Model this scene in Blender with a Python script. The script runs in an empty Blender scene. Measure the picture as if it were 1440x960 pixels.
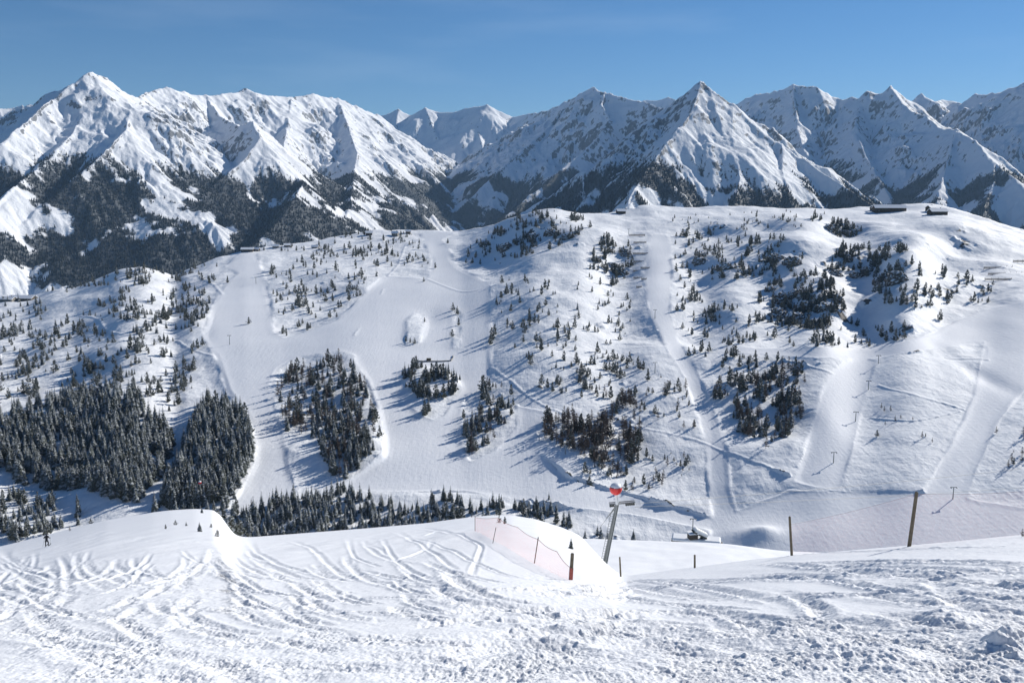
import bpy, bmesh, math, random
import numpy as np
from mathutils import Vector, Matrix
random.seed(7); rng = np.random.default_rng(7)
R = math.radians
sc = bpy.context.scene
COL = sc.collection

# ---------------------------------------------------------------- camera
F = 1247.0                      # focal length in pixels of a 1440 px wide frame (60 degree view)
PITCH = math.atan(210.0 / F)    # the eye-level line lies 210 px above the middle of the frame
cp, sp_ = math.cos(PITCH), math.sin(PITCH)
cam = bpy.data.cameras.new('camera'); camo = bpy.data.objects.new('camera', cam); COL.objects.link(camo)
cam.sensor_width = 36; cam.lens = 36 * F / 1440
cam.clip_start = 0.2; cam.clip_end = 60000
camo.location = (0, 0, 0); camo.rotation_euler = (math.pi / 2 - PITCH, 0, 0)
sc.camera = camo

def ray(px, py):
    """direction with unit forward (Y) component through a point of the 1440x960 photograph"""
    px = np.asarray(px, float); py = np.asarray(py, float)
    x = (px - 720) / F; y = -(py - 480) / F
    Y = cp + y * sp_; Z = -sp_ + y * cp
    return x / Y, Z / Y
def world(px, py, D):
    a, b = ray(px, py); D = np.asarray(D, float)
    return np.stack([a * D, D + 0 * a, b * D], -1)

# ---------------------------------------------------------------- noise
def _h(ix, iy, s):
    h = (ix.astype(np.int64) * 374761393 + iy.astype(np.int64) * 668265263 + s * 1442695041) & 0xffffffff
    h = ((h ^ (h >> 13)) * 1274126177) & 0xffffffff
    h = ((h ^ (h >> 16)) * 2246822519) & 0xffffffff
    return ((h ^ (h >> 15)) & 0xffffff) / float(0x1000000)
def perlin(x, y, s=0):
    ix = np.floor(x); iy = np.floor(y); fx = x - ix; fy = y - iy
    u = fx * fx * fx * (fx * (fx * 6 - 15) + 10); v = fy * fy * fy * (fy * (fy * 6 - 15) + 10)
    def g(dx, dy):
        a = _h(ix + dx, iy + dy, s) * 2 * np.pi
        return np.cos(a) * (fx - dx) + np.sin(a) * (fy - dy)
    a = g(0, 0); b = g(1, 0); c = g(0, 1); d = g(1, 1)
    return ((a + (b - a) * u) * (1 - v) + (c + (d - c) * u) * v) * 1.5
def fbm(x, y, o=4, s=0, gain=.5):
    r = 0; a = 1.
    for i in range(o):
        r = r + a * perlin(x, y, s + i * 17); x = x * 2.03 + 11.3; y = y * 2.03 - 7.7; a *= gain
    return r
def ridged(x, y, o=5, s=0, gain=.5):
    r = 0; a = 1.; w = 1.
    for i in range(o):
        n = 1 - np.abs(perlin(x, y, s + i * 31)); n = n * n * w
        r = r + a * n; w = np.clip(n * 1.6, 0, 1); x = x * 2.07 + 3.1; y = y * 2.07 + 9.7; a *= gain
    return r
def sstep(a, b, x):
    t = np.clip((x - a) / (b - a), 0, 1); return t * t * (3 - 2 * t)
def blur(a, n, k=2):
    """k passes of a box blur of half-width n"""
    for _ in range(k):
        for ax in (0, 1):
            p = np.concatenate([np.repeat(a.take([0], ax), n + 1, ax), a, np.repeat(a.take([-1], ax), n, ax)], ax)
            c = np.cumsum(p, ax); L = a.shape[ax]
            a = (np.take(c, range(2 * n + 1, 2 * n + 1 + L), ax) - np.take(c, range(0, L), ax)) / (2 * n + 1)
    return a
def inpoly(px, py, poly):
    r = np.zeros(px.shape, bool); n = len(poly)
    for i in range(n):
        x1, y1 = poly[i]; x2, y2 = poly[(i + 1) % n]
        if y1 == y2: continue
        r ^= ((y1 > py) != (y2 > py)) & (px < (x2 - x1) * (py - y1) / (y2 - y1) + x1)
    return r
def smoothline(pts, n=8):
    """Catmull-Rom through points"""
    P = np.array(pts, float); P = np.vstack([2 * P[0] - P[1], P, 2 * P[-1] - P[-2]]); out = []
    for i in range(1, len(P) - 2):
        for t in np.linspace(0, 1, n, endpoint=False):
            a, b, c, d = P[i - 1], P[i], P[i + 1], P[i + 2]
            out.append(.5 * (2 * b + (c - a) * t + (2 * a - 5 * b + 4 * c - d) * t * t + (3 * b - a - 3 * c + d) * t ** 3))
    out.append(P[-2]); return np.array(out)

# ---------------------------------------------------------------- mesh helpers
def mesh_np(name, v, f, mats, smooth=True, mi=None, attrs=None):
    """v (N,3), f (M,k) all faces with k corners"""
    v = np.ascontiguousarray(v, np.float32); f = np.ascontiguousarray(f, np.int32); k = f.shape[1]
    m = bpy.data.meshes.new(name)
    m.vertices.add(len(v)); m.vertices.foreach_set('co', v.ravel())
    m.loops.add(f.size); m.loops.foreach_set('vertex_index', f.ravel())
    m.polygons.add(len(f)); m.polygons.foreach_set('loop_start', np.arange(0, f.size, k, dtype=np.int32))
    m.polygons.foreach_set('loop_total', np.full(len(f), k, np.int32))
    m.polygons.foreach_set('use_smooth', np.full(len(f), smooth, bool))
    for x in (mats if isinstance(mats, (list, tuple)) else [mats]): m.materials.append(x)
    if mi is not None: m.polygons.foreach_set('material_index', np.ascontiguousarray(mi, np.int32))
    for an, av in (attrs or {}).items():
        a = m.attributes.new(an, 'FLOAT', 'POINT'); a.data.foreach_set('value', np.ascontiguousarray(av, np.float32).ravel())
    m.update(calc_edges=True)
    return m
def grid_faces(nr, nc):
    i = np.arange(nr * nc).reshape(nr, nc)
    return np.stack([i[:-1, :-1], i[:-1, 1:], i[1:, 1:], i[1:, :-1]], -1).reshape(-1, 4)
def link(name, mesh, parent=None, **props):
    o = bpy.data.objects.new(name, mesh); COL.objects.link(o)
    if parent is not None: o.parent = parent
    for k, x in props.items(): o[k] = x
    return o
def root(name, loc, label, cat, group=None, rz=0):
    o = bpy.data.objects.new(name, None); COL.objects.link(o); o.location = loc; o.rotation_euler = (0, 0, rz)
    o.empty_display_size = .1
    o['label'] = label; o['category'] = cat
    if group: o['group'] = group
    return o
class MB:
    """collects boxes, tubes and rings; build() links them as one mesh object"""
    def __init__(s): s.bm = bmesh.new()
    def box(s, c, d, rz=0, M=None):
        m = Matrix.Translation(c) @ Matrix.Rotation(rz, 4, 'Z') @ Matrix.Diagonal((d[0], d[1], d[2], 1))
        if M is not None: m = M @ m
        bmesh.ops.create_cube(s.bm, size=1, matrix=m); return s
    def tube(s, a, b, r1, r2=None, n=8):
        a = Vector(a); b = Vector(b); d = b - a
        q = d.to_track_quat('Z', 'Y').to_matrix().to_4x4()
        bmesh.ops.create_cone(s.bm, cap_ends=True, segments=n, radius1=r1, radius2=r1 if r2 is None else r2, depth=d.length,
                              matrix=Matrix.Translation((a + b) / 2) @ q); return s
    def path(s, pts, r, n=6):
        for a, b in zip(pts[:-1], pts[1:]): s.tube(a, b, r, n=n)
        return s
    def poly(s, pts):
        s.bm.faces.new([s.bm.verts.new(p) for p in pts]); return s
    def prism(s, pts, h):
        lo = [s.bm.verts.new(p) for p in pts]; hi = [s.bm.verts.new((p[0], p[1], p[2] + h)) for p in pts]
        n = len(pts); s.bm.faces.new(lo[::-1]); s.bm.faces.new(hi)
        for i in range(n): s.bm.faces.new([lo[i], lo[(i + 1) % n], hi[(i + 1) % n], hi[i]])
        return s
    def build(s, name, mat, parent=None, bevel=0, smooth=False, **props):
        if bevel: bmesh.ops.bevel(s.bm, geom=s.bm.edges[:], offset=bevel, segments=1, affect='EDGES')
        m = bpy.data.meshes.new(name); bmesh.ops.recalc_face_normals(s.bm, faces=s.bm.faces); s.bm.to_mesh(m); s.bm.free()
        m.materials.append(mat)
        if smooth: m.polygons.foreach_set('use_smooth', [True] * len(m.polygons))
        return link(name, m, parent, **props)

# ---------------------------------------------------------------- materials
class N:
    def __init__(s, name):
        s.m = bpy.data.materials.new(name); s.m.use_nodes = True; s.t = s.m.node_tree; s.n = s.t.nodes; s.l = s.t.links
        s.b = s.n['Principled BSDF']
    def new(s, t, **kw):
        x = s.n.new(t)
        for k, v in kw.items():
            if k in x.inputs: x.inputs[k].default_value = v
            else: setattr(x, k, v)
        return x
    def attr(s, a): x = s.n.new('ShaderNodeAttribute'); x.attribute_name = a; return x.outputs['Fac']
    def pos(s): return s.n.new('ShaderNodeNewGeometry').outputs['Position']
    def noise(s, scale, detail=4, rough=.5, vec=None):
        x = s.new('ShaderNodeTexNoise', Scale=scale, Detail=detail, Roughness=rough); s.l.new(vec or s.pos(), x.inputs['Vector']); return x.outputs['Fac']
    def ramp(s, v, a, b, c0=0., c1=1.):
        x = s.n.new('ShaderNodeMapRange'); x.inputs[1].default_value = a; x.inputs[2].default_value = b; x.inputs[3].default_value = c0; x.inputs[4].default_value = c1
        s.l.new(v, x.inputs[0]); return x.outputs[0]
    def math(s, op, a, b=None, clamp=False):
        x = s.n.new('ShaderNodeMath'); x.operation = op; x.use_clamp = clamp
        for i, q in enumerate((a, b)):
            if q is None: continue
            if isinstance(q, (int, float)): x.inputs[i].default_value = q
            else: s.l.new(q, x.inputs[i])
        return x.outputs[0]
    def mix(s, f, a, b):
        x = s.n.new('ShaderNodeMix'); x.data_type = 'RGBA'
        for i, q in ((0, f), (6, a), (7, b)):
            if isinstance(q, (int, float)): x.inputs[i].default_value = q
            elif isinstance(q, tuple): x.inputs[i].default_value = (*q, 1)
            else: s.l.new(q, x.inputs[i])
        return x.outputs[2]
    def color(s, c):
        if isinstance(c, tuple): s.b.inputs['Base Color'].default_value = (*c, 1)
        else: s.l.new(c, s.b.inputs['Base Color'])
    def bump(s, h, dist, strength=1., nrm=None):
        x = s.new('ShaderNodeBump', Distance=dist)
        if isinstance(strength, float): x.inputs['Strength'].default_value = strength
        else: s.l.new(strength, x.inputs['Strength'])
        s.l.new(h, x.inputs['Height'])
        if nrm: s.l.new(nrm, x.inputs['Normal'])
        s.l.new(x.outputs[0], s.b.inputs['Normal']); return x.outputs[0]
    def rough(s, r): s.b.inputs['Roughness'].default_value = r
def plain(name, c, r=.7, metal=0, var=.15, scale=3.):
    k = N(name); n = k.noise(scale, 5)
    k.color(k.mix(k.ramp(n, .3, .7), tuple(x * (1 - var) for x in c), tuple(min(1, x * (1 + var)) for x in c)))
    k.rough(r); k.b.inputs['Metallic'].default_value = metal; return k.m
# ---------------------------------------------------------------- far mountains
SNOW = (.84, .86, .89)
TX = .70
def build_mountains():
    RD = [  # (flank slope, [(px, py, distance) ...]) crest lines and spurs, read as bearings and elevations from the camera
     (.62, [(-420,90,6200),(-300,140,6500),(-160,128,7000),(-60,150,7000),(0,154,7200),(30,150,7300),(62,148,7000)]),
     (.66, [(130,103,6200),(100,122,6000),(72,142,5800),(42,168,5500),(0,205,5100),(-80,260,4700),(-200,300,4400)]),
     (.62, [(130,103,6200),(150,113,6350),(165,127,6500),(190,138,7000),(205,131,7300),(235,124,7600),(265,131,7900),(290,136,8100),(325,130,8400),(345,126,8600),(375,135,8800),(410,138,9200),(440,133,9500),(475,139,9900),(500,150,10200),(530,162,10600),(545,174,11000)]),
     (.62, [(150,113,6350),(172,135,6250),(184,152,6000),(178,185,5600),(150,215,5300),(110,250,5000),(60,290,4700),(10,335,4400),(-60,380,4100)]),
     (.7, [(128,105,6200),(125,150,5900),(100,190,5500),(60,230,5100),(20,265,4700),(-20,300,4400)]),
     (.66, [(290,136,8100),(310,165,7600),(338,178,7000),(356,172,6500),(367,195,6200),(345,225,5900),(310,255,5600),(270,290,5300),(235,320,5000),(190,352,4700),(150,385,4400)]),
     (.66, [(410,138,9200),(405,175,8300),(398,212,7400),(415,250,6200),(427,258,5700),(405,296,5200),(375,330,4900),(330,370,4600)]),
     (.62, [(475,139,9900),(490,180,8900),(502,215,7900),(497,255,6900),(492,288,6000),(480,325,5400),(450,360,5000)]),
     (.62, [(530,162,10600),(560,195,10200),(590,225,9800),(615,252,9500),(630,275,9300)]),
     (.62, [(500,150,10200),(535,205,9200),(565,245,8600),(585,285,8100),(590,315,7700)]),
     (.60, [(520,168,14000),(545,160,14000),(560,154,13800),(578,163,13800),(598,152,13500),(615,158,13500),(640,158,13300),(655,153,13300),(685,147,13000),(705,157,13000),(722,165,13000),(745,160,12600),(775,158,12000),(800,142,10000)]),
     (.62, [(560,154,13800),(555,190,13000),(580,215,12300)]), (.62, [(598,152,13500),(612,185,12800),(625,215,12200),(640,245,11500)]),
     (.66, [(685,147,13000),(672,180,12400),(680,215,11600),(672,245,10800)]),
     (.82, [(745,160,11500),(770,156,11000),(800,142,10000),(818,131,9700),(835,122,9500),(850,130,9400),(880,138,9200),(905,143,9000),(920,150,8800),(945,158,8400)]),
     (.80, [(800,142,10000),(774,178,9500),(746,202,9000),(711,232,8600),(676,265,8300),(641,300,8000),(618,328,7700)]),
     (.78, [(850,130,9400),(846,148,9150),(858,168,8900),(840,198,8500),(800,230,8100),(748,275,7600),(690,320,7100)]),
     (.7, [(905,141,14500),(922,142,14200),(940,137,13800),(960,146,13500)]),
     (.72, [(985,118,6000),(960,135,6200),(940,152,6500),(915,172,6900),(890,190,7300)]),
     (.72, [(985,118,6000),(977,150,5700),(958,180,5450),(936,205,5250),(912,235,5000),(892,270,4700),(872,310,4400),(860,350,4100)]),
     (.72, [(985,118,6000),(1003,130,5950),(1030,150,5900),(1060,178,5800),(1100,203,5700),(1130,225,5600),(1165,250,5400),(1200,272,5200),(1240,297,5000),(1300,335,4700)]),
     (.72, [(1030,150,5900),(1030,200,5500),(1040,250,5100),(1030,300,4700)]),
     (.72, [(1100,203,5700),(1100,240,5350),(1110,280,5000),(1120,320,4700)]),
     (.8, [(940,152,6500),(880,200,6300),(822,245,6200),(762,285,6100),(692,325,6000),(620,372,5900)]),
     (.6, [(1020,156,10700),(1035,148,10500),(1047,140,10500),(1063,134,10400),(1085,130,10000),(1098,127,9600)]),
     (.84, [(1098,127,9600),(1115,119,9500),(1130,123,9400),(1148,122,9300),(1160,130,9300),(1178,140,9300),(1212,137,9000),(1218,130,8900),(1235,131,8900),(1247,127,8800),(1252,120,8800),(1260,126,8800),(1266,139,8800),(1292,150,8900)]),
     (.7, [(1280,150,9600),(1290,140,9500),(1296,131,9500),(1303,143,9500),(1325,141,10000),(1345,142,10000)]),
     (.66, [(1252,122,8800),(1277,155,8300),(1302,165,8000),(1322,180,7700),(1345,183,7400),(1370,200,7000),(1400,230,6600),(1430,255,6200),(1470,290,5800),(1500,330,5400)]),
     (.7, [(1340,143,9800),(1358,147,9500),(1372,133,9000),(1395,132,8700),(1420,125,8400),(1440,118,8200),(1480,105,8000),(1560,120,8000),(1700,90,7600),(1900,130,7600)]),
     (.66, [(1440,118,8200),(1452,170,7700),(1490,215,7200),(1540,260,6600)]),
     (.68, [(1115,119,9500),(1120,170,8800),(1130,210,8200),(1152,250,7600),(1180,290,7000),(1200,330,6500)]),
     (.68, [(1212,137,9000),(1202,180,8300),(1217,220,7700),(1240,260,7100),(1262,300,6600)]),
     (.68, [(1345,183,7400),(1332,230,6900),(1322,270,6400),(1310,315,6000)]),
     (.66, [(1400,230,6600),(1392,270,6200),(1375,320,5700)]),
    ]
    segs = []
    for k, pts in RD:
        P = world([p[0] for p in pts], [p[1] for p in pts], [p[2] for p in pts])
        for a, b in zip(P[:-1], P[1:]): segs.append((k, a, b))
    nc, nr = 1560, 800
    s = np.linspace(-TX, TX, nc)
    D = np.concatenate([np.geomspace(2300, 3900, 60, endpoint=False), np.geomspace(3900, 15500, nr - 60)])
    X = (s[None, :] * D[:, None]).astype(np.float64); Y = np.repeat(D[:, None], nc, 1)
    # wander so that crests are never ruler-straight
    wx = 130 * fbm(X / 900, Y / 900, 3, 5); wy = 130 * fbm(X / 900, Y / 900, 3, 55)
    bottom = -900 + 140 * fbm(X / 2500, Y / 2500, 2, 9)
    H = np.full(X.shape, -1e4)
    near = np.full(X.shape, 1e9)
    for k, a, b in segs:
        reach = (max(a[2], b[2]) + 1000) / k + 400
        x0, x1 = min(a[0], b[0]) - reach, max(a[0], b[0]) + reach
        r0, r1 = np.searchsorted(D, [min(a[1], b[1]) - reach, max(a[1], b[1]) + reach])
        c0 = np.searchsorted(s, min(x0 / D[r0], x0 / D[min(r1, nr - 1)])); c1 = np.searchsorted(s, max(x1 / D[r0], x1 / D[min(r1, nr - 1)]))
        sl = (slice(r0, r1), slice(c0, c1))
        x, y = X[sl], Y[sl]
        if x.size == 0: continue
        dx, dy = b[0] - a[0], b[1] - a[1]
        L2 = dx * dx + dy * dy + 1e-6
        def dist(xx, yy):
            t = np.clip(((xx - a[0]) * dx + (yy - a[1]) * dy) / L2, 0, 1)
            return t, np.hypot(xx - a[0] - t * dx, yy - a[1] - t * dy)
        t, d0 = dist(x, y)
        fade = sstep(30, 350, d0)
        t, d = dist(x + wx[sl] * fade, y + wy[sl] * fade)
        # steep at the crest, easing out below (concave flank)
        z = a[2] + (b[2] - a[2]) * t - k * (d * .80 + 320 * (1 - np.exp(-d / 650)))
        h = H[sl]; m = 45.
        H[sl] = np.where(np.abs(z - h) < m, np.maximum(z, h) + (m - np.abs(z - h)) ** 2 / (4 * m) * .5, np.maximum(z, h))
        near[sl] = np.minimum(near[sl], d0)
    d = H - bottom; H = bottom + .5 * (d + np.sqrt(d * d + 120 ** 2))
    # slope-following gullies (three octaves of stripes laid down the fall line), then crags
    def grad(Hh):
        Hi, Hj = np.gradient(Hh); Xi, Xj = np.gradient(X); Yi, Yj = np.gradient(Y)
        det = Xi * Yj - Xj * Yi
        return (Hi * Yj - Hj * Yi) / det, (Xi * Hj - Xj * Hi) / det
    def gully(x, y, ax, ay):
        ix = np.floor(x); iy = np.floor(y); fx = x - ix; fy = y - iy; va = 0; wt = 0
        for i in (-1, 0, 1):
            for j in (-1, 0, 1):
                hx = _h(ix + i, iy + j, 3); hy = _h(ix + i, iy + j, 91)
                ox = fx - i - hx * .6 - .2; oy = fy - j - hy * .6 - .2
                w = np.exp(-2.2 * (ox * ox + oy * oy)); wt = wt + w
                va = va + np.cos(2 * np.pi * (ox * ax + oy * ay)) * w
        return va / wt
    relief = np.clip((H - bottom) / 700, 0, 1)
    G = np.zeros_like(H)
    base = blur(H, 4, 1)
    for o, (wl, amp) in enumerate(((520, 38), (250, 22), (120, 13), (60, 7), (32, 3.))):
        gx, gy = grad(base); gm = np.hypot(gx, gy) + 1e-6
        g = gully(X / wl + o * 7, Y / wl, gy / gm, -gx / gm)   # stripes run down the fall line
        e = amp * g * np.clip(gm / .55, 0, 1.2) * relief * (.25 + .75 * sstep(40, 350, near))
        H = H + e; G = G + e / amp; base = blur(H, 2, 1)
    cr = ridged(X / 300, Y / 300, 5, 40, .58) - .9
    H = H + cr * 30 * (1 - .6 * sstep(11000, 12000, Y)) * sstep(-200, 500, H) * (.35 + .65 * sstep(20, 260, near))
    H = H + 5 * fbm(X / 70, Y / 70, 3, 77) * relief
    gx, gy = grad(H); slope = np.hypot(gx, gy)
    # bare rock on steep ground, most of it high up
    n1 = fbm(X / 300, Y / 300, 4, 21); n2 = fbm(X / 60, Y / 60, 3, 23)
    rock = sstep(.78, 1.45, slope + .10 * n1 + .10 * n2 + .16 * np.clip(G, -1, 1)) * sstep(-500, 300, H + 200 * n1)
    rock = np.clip(rock + .9 * sstep(.12, .5, n2 + .35 * n1) * sstep(45, 5, near) * sstep(350, 700, H), 0, 1)
    # forest below the tree line, thinned along the gullies
    tl = 118 + 120 * fbm(X / 1100, Y / 1100, 3, 61) + 60 * n1 + .014 * (Y - 6000)
    fo = sstep(60, -90, H - tl + 70 * G) * sstep(-.55, -.1, n1 + .6 * fbm(X / 700, Y / 700, 3, 63) + .25 * n2 - .02)
    fo *= sstep(11200, 10200, Y)
    # clearings with farms on the near valley flank
    mp = N('mountain_snow')
    ro = mp.attr('rock'); f = mp.attr('forest')
    nz = mp.noise(.02, 6, .65); nf = mp.noise(.11, 5, .6)
    mpg = mp.n.new('ShaderNodeMapping'); mpg.inputs['Scale'].default_value = (1, 1, .22); mp.l.new(mp.pos(), mpg.inputs[0])
    ns = mp.noise(.045, 6, .65, mpg.outputs[0])
    rm = mp.ramp(mp.math('ADD', ro, mp.math('ADD', mp.math('MULTIPLY', mp.math('SUBTRACT', ns, .5), 2.0), mp.math('MULTIPLY', mp.math('SUBTRACT', nf, .5), .7))), .64, .90)
    fm = mp.ramp(mp.math('ADD', f, mp.math('MULTIPLY', mp.math('SUBTRACT', nf, .5), 1.2)), .35, .75)
    rc = mp.mix(mp.ramp(nz, .35, .65), (.040, .045, .054), (.12, .124, .134))
    c = mp.mix(mp.math('MULTIPLY', rm, .85), SNOW, rc)
    c = mp.mix(mp.math('MULTIPLY', fm, .9), c, (.016, .024, .029))
    mp.color(c); mp.rough(.75); mp.b.inputs['Specular IOR Level'].default_value = .2
    mp.bump(mp.math('ADD', nf, mp.math('MULTIPLY', nz, 2.)), 8., .4)
    V = np.stack([X, Y, H], -1).reshape(-1, 3)
    me = mesh_np('mountains', V, grid_faces(nr, nc), mp.m, attrs={'rock': rock, 'forest': fo})
    link('mountains', me, kind='structure', label='snow covered mountain range with rocky peaks under a blue sky')
    # ---- the woods on the flanks: small conical trees, too many to count
    K = 420000
    i = rng.integers(0, nr - 1, K); j = rng.integers(0, nc - 1, K)
    keep = (fo[i, j] > .25 + .6 * rng.random(K)) & (D[i] < 11000)
    # skip what the near hillside hides
    py_el = H[i, j] / D[i]
    keep &= py_el > -.15
    i = i[keep]; j = j[keep]; u = rng.random(len(i))[:, None]; w = rng.random(len(i))[:, None]
    P = V.reshape(nr, nc, 3)
    p = (P[i, j] * (1 - u) + P[i, j + 1] * u) * (1 - w) + (P[i + 1, j] * (1 - u) + P[i + 1, j + 1] * u) * w
    n = len(p); h = rng.uniform(11, 21, n); r = h * rng.uniform(.17, .26, n); a0 = rng.random(n) * 6.28
    v = np.zeros((n, 5, 3)); 
    for q in range(4):
        v[:, q, 0] = p[:, 0] + r * np.cos(a0 + q * 1.5708); v[:, q, 1] = p[:, 1] + r * np.sin(a0 + q * 1.5708); v[:, q, 2] = p[:, 2] - .5
    v[:, 4] = p; v[:, 4, 2] += h
    fc = (np.arange(n)[:, None, None] * 5 + np.array([[0, 1, 4], [1, 2, 4], [2, 3, 4], [3, 0, 4]])[None]).reshape(-1, 3)
    wd = N('distant_wood'); q = wd.noise(.05, 4)
    wd.color(wd.mix(wd.ramp(q, .4, .62), (.009, .014, .017), (.034, .043, .050))); wd.rough(.9)
    link('mountain_forest', mesh_np('mountain_forest', v.reshape(-1, 3), fc, wd.m, smooth=False), kind='stuff', label='dark conifer forest covering the lower mountain flanks', category='forest')
    print('far trees', n)
build_mountains()
# ---------------------------------------------------------------- the ski hillside across the valley
HC = np.array([(-400,420,1500),(-150,425,1350),(0,413,1250),(40,412,1250),(75,405,1230),(105,404,1220),(128,395,1240),(150,386,1240),(170,376,1240),(200,373,1240),(228,378,1240),(246,385,1250),(262,374,1280),(300,361,1300),(345,351,1350),(400,346,1400),(470,334,1450),(530,326,1500),(600,322,1520),(650,322,1480),(690,314,1420),(720,306,1380),(750,298,1350),(775,295,1330),(800,298,1330),(830,301,1380),(880,297,1420),(915,291,1450),(1000,290,1450),(1100,293,1440),(1200,293,1440),(1235,292,1430),(1300,288,1420),(1340,293,1390),(1385,304,1340),(1440,322,1280),(1520,350,1200),(1640,390,1100),(1900,430,1000)], float)
HF = np.array([(-400,800,430),(0,795,440),(300,790,450),(700,790,455),(1000,785,460),(1440,780,420),(1900,780,400)], float)
STEEP = [(760,326,50,14,.3),(705,347,30,12,.4),(868,362,24,26,.28),(1012,322,40,9,.4),(990,372,24,12,.4),(1062,372,26,12,.4),(1105,352,30,10,.35),(1182,318,34,10,.25),(1240,330,24,9,.4),
         (1095,412,26,16,.28),(1150,425,34,16,.25),(1205,372,34,11,.3),(1262,384,24,13,.3),(1185,450,20,8,.4),(1328,345,22,20,.3),(1352,390,30,11,.35),(1290,424,26,9,.4),(1240,455,20,8,.4),(1008,425,20,14,.5),
         (60,470,60,12,.5),(160,470,60,10,.55),(90,500,50,10,.55),(330,355,30,10,.5)]
FLAT = [(1150,301,260,7,2.2),(1170,400,26,10,2.0),(1190,428,30,9,2.2),(1290,320,50,12,1.6),(1150,485,120,10,2.2),(1000,490,60,10,1.4),(600,500,40,14,1.5),(830,312,40,7,2),(600,345,60,20,1.3),(600,690,250,14,1.6),(950,735,200,14,1.6),
        (70,450,90,10,1.8),(130,495,80,10,1.5)]
hcn, hrn = 1500, 820
hpx = np.linspace(-330, 1770, hcn)
hyc = np.interp(hpx, HC[:, 0], HC[:, 1]); hDc = np.interp(hpx, HC[:, 0], HC[:, 2])
hyf = np.interp(hpx, HF[:, 0], HF[:, 1]); hDf = np.interp(hpx, HF[:, 0], HF[:, 2])
hyc = blur(hyc[None, :].repeat(3, 0), 4, 2)[1]; hDc = blur(hDc[None, :].repeat(3, 0), 20, 2)[1]
ht = np.linspace(0, 1, hrn)[:, None]                       # 0 foot .. 1 crest
HPX = np.repeat(hpx[None, :], hrn, 0); HPY = hyf + (hyc - hyf) * ht
crw = sstep(930, 990, HPX) * sstep(520, 460, HPY)
Rr = np.exp(.34 * fbm(HPX / 210, HPY / 42, 3, 301) + .55 * crw * fbm(HPX / 62, HPY / 22, 3, 307))
for cx, cy, rx, ry, k in STEEP + FLAT:
    g = np.exp(-(((HPX - cx) / rx) ** 2 + ((HPY - cy) / ry) ** 2)); Rr *= k ** g
# pistes: outlines read off the slope, kept as a mask on the ground
PISTES = {
 'west run': [(342,352),(318,372),(335,385),(312,398),(298,432),(286,476),(306,506),(318,546),(346,580),(361,622),(358,652),(340,690),(318,722),(420,712),(408,660),(400,620),(386,580),(384,540),(392,515),(420,500),(478,492),(500,500),(498,470),(520,440),(545,395),(540,388),(470,452),(400,475),(385,468),(380,420),(372,390),(366,372),(360,355)],
 'centre run': [(590,326),(600,348),(608,365),(602,392),(545,388),(538,410),(515,440),(496,480),(500,505),(518,540),(533,580),(541,620),(540,645),(510,662),(470,690),(560,694),(650,690),(760,705),(880,720),(1000,745),(1010,732),(900,700),(800,672),(760,640),(755,600),(780,580),(730,570),(690,530),(690,490),(690,400),(665,385),(640,372),(632,350),(620,336),(640,325)],
 'lift run': [(916,330),(905,380),(908,412),(914,440),(934,482),(962,530),(978,575),(992,620),(996,680),(1004,745),(1040,745),(1028,690),(1024,640),(1012,600),(996,560),(978,520),(955,480),(942,440),(944,380),(944,345),(936,332)],
 'gully strip': [(622,560),(610,600),(618,640),(634,640),(652,590),(640,565)],
 'east run a': [(1205,500),(1165,525),(1140,610),(1116,680),(1180,690),(1196,640),(1215,560),(1232,508)],
 'east run b': [(1440,425),(1395,432),(1300,470),(1215,490),(1010,490),(1010,496),(1215,505),(1300,490),(1385,478),(1370,560),(1345,610),(1300,690),(1352,730),(1372,660),(1405,590),(1440,545),(1540,500),(1540,400)],
 'valley run': [(1000,735),(1110,690),(1300,692),(1560,730),(1560,800),(1000,790)],
}
ISLANDS = [[(572,452),(582,440),(596,440),(598,456),(592,482),(570,486)], [(640,430),(650,440),(648,490),(636,490)],
           [(566,525),(590,515),(640,530),(650,545),(625,585),(608,592),(578,575)], [(652,560),(690,540),(724,550),(728,600),(700,632),(660,650),(645,615)]]
hmask = np.zeros(HPX.shape)
for p in PISTES.values(): hmask[inpoly(HPX + 1.2 * fbm(HPX / 25, HPY / 25, 2, 11), HPY, p)] = 1
for p in ISLANDS: hmask[inpoly(HPX, HPY, p)] = 0
ROADS = [([(690,520),(735,552),(780,574),(830,588),(872,590)],2.6),([(872,590),(930,606),(985,620),(1040,645),(1110,672)],3.0),([(280,388),(300,398),(312,412)],2.2),([(115,445),(140,455),(155,470),(230,480),(300,500)],2.2),
         ([(1236,543),(1290,558),(1355,575)],2.2),([(1100,505),(1130,510),(1170,525)],2.),([(1225,586),(1290,590),(1350,578)],1.8),([(545,388),(560,372),(570,345)],1.6),([(600,392),(650,410),(690,402)],1.6),([(1330,500),(1390,505)],1.6),([(870,480),(940,482)],1.2)]
def stroke(px0, py0, w):
    m = np.zeros(HPX.shape)
    for pts, ww in [(px0, w)]:
        P = smoothline(pts, 6)
        for a, b in zip(P[:-1], P[1:]):
            c0, c1 = np.searchsorted(hpx, [min(a[0], b[0]) - 12, max(a[0], b[0]) + 12])
            x = HPX[:, c0:c1]; y = HPY[:, c0:c1] * 1.9
            dx, dy = b[0] - a[0], (b[1] - a[1]) * 1.9
            t = np.clip(((x - a[0]) * dx + (y - a[1] * 1.9) * dy) / (dx * dx + dy * dy + 1e-9), 0, 1)
            m[:, c0:c1] = np.maximum(m[:, c0:c1], np.exp(-(((x - a[0] - t * dx) ** 2 + (y - a[1] * 1.9 - t * dy) ** 2) / ww ** 2)))
    return m
hroad = np.zeros(HPX.shape)
for pts, ww in ROADS: hroad = np.maximum(hroad, stroke(pts, None, ww))
Rr = np.where(blur(hmask, 3, 2) > .5, Rr ** .45, Rr)
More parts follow.
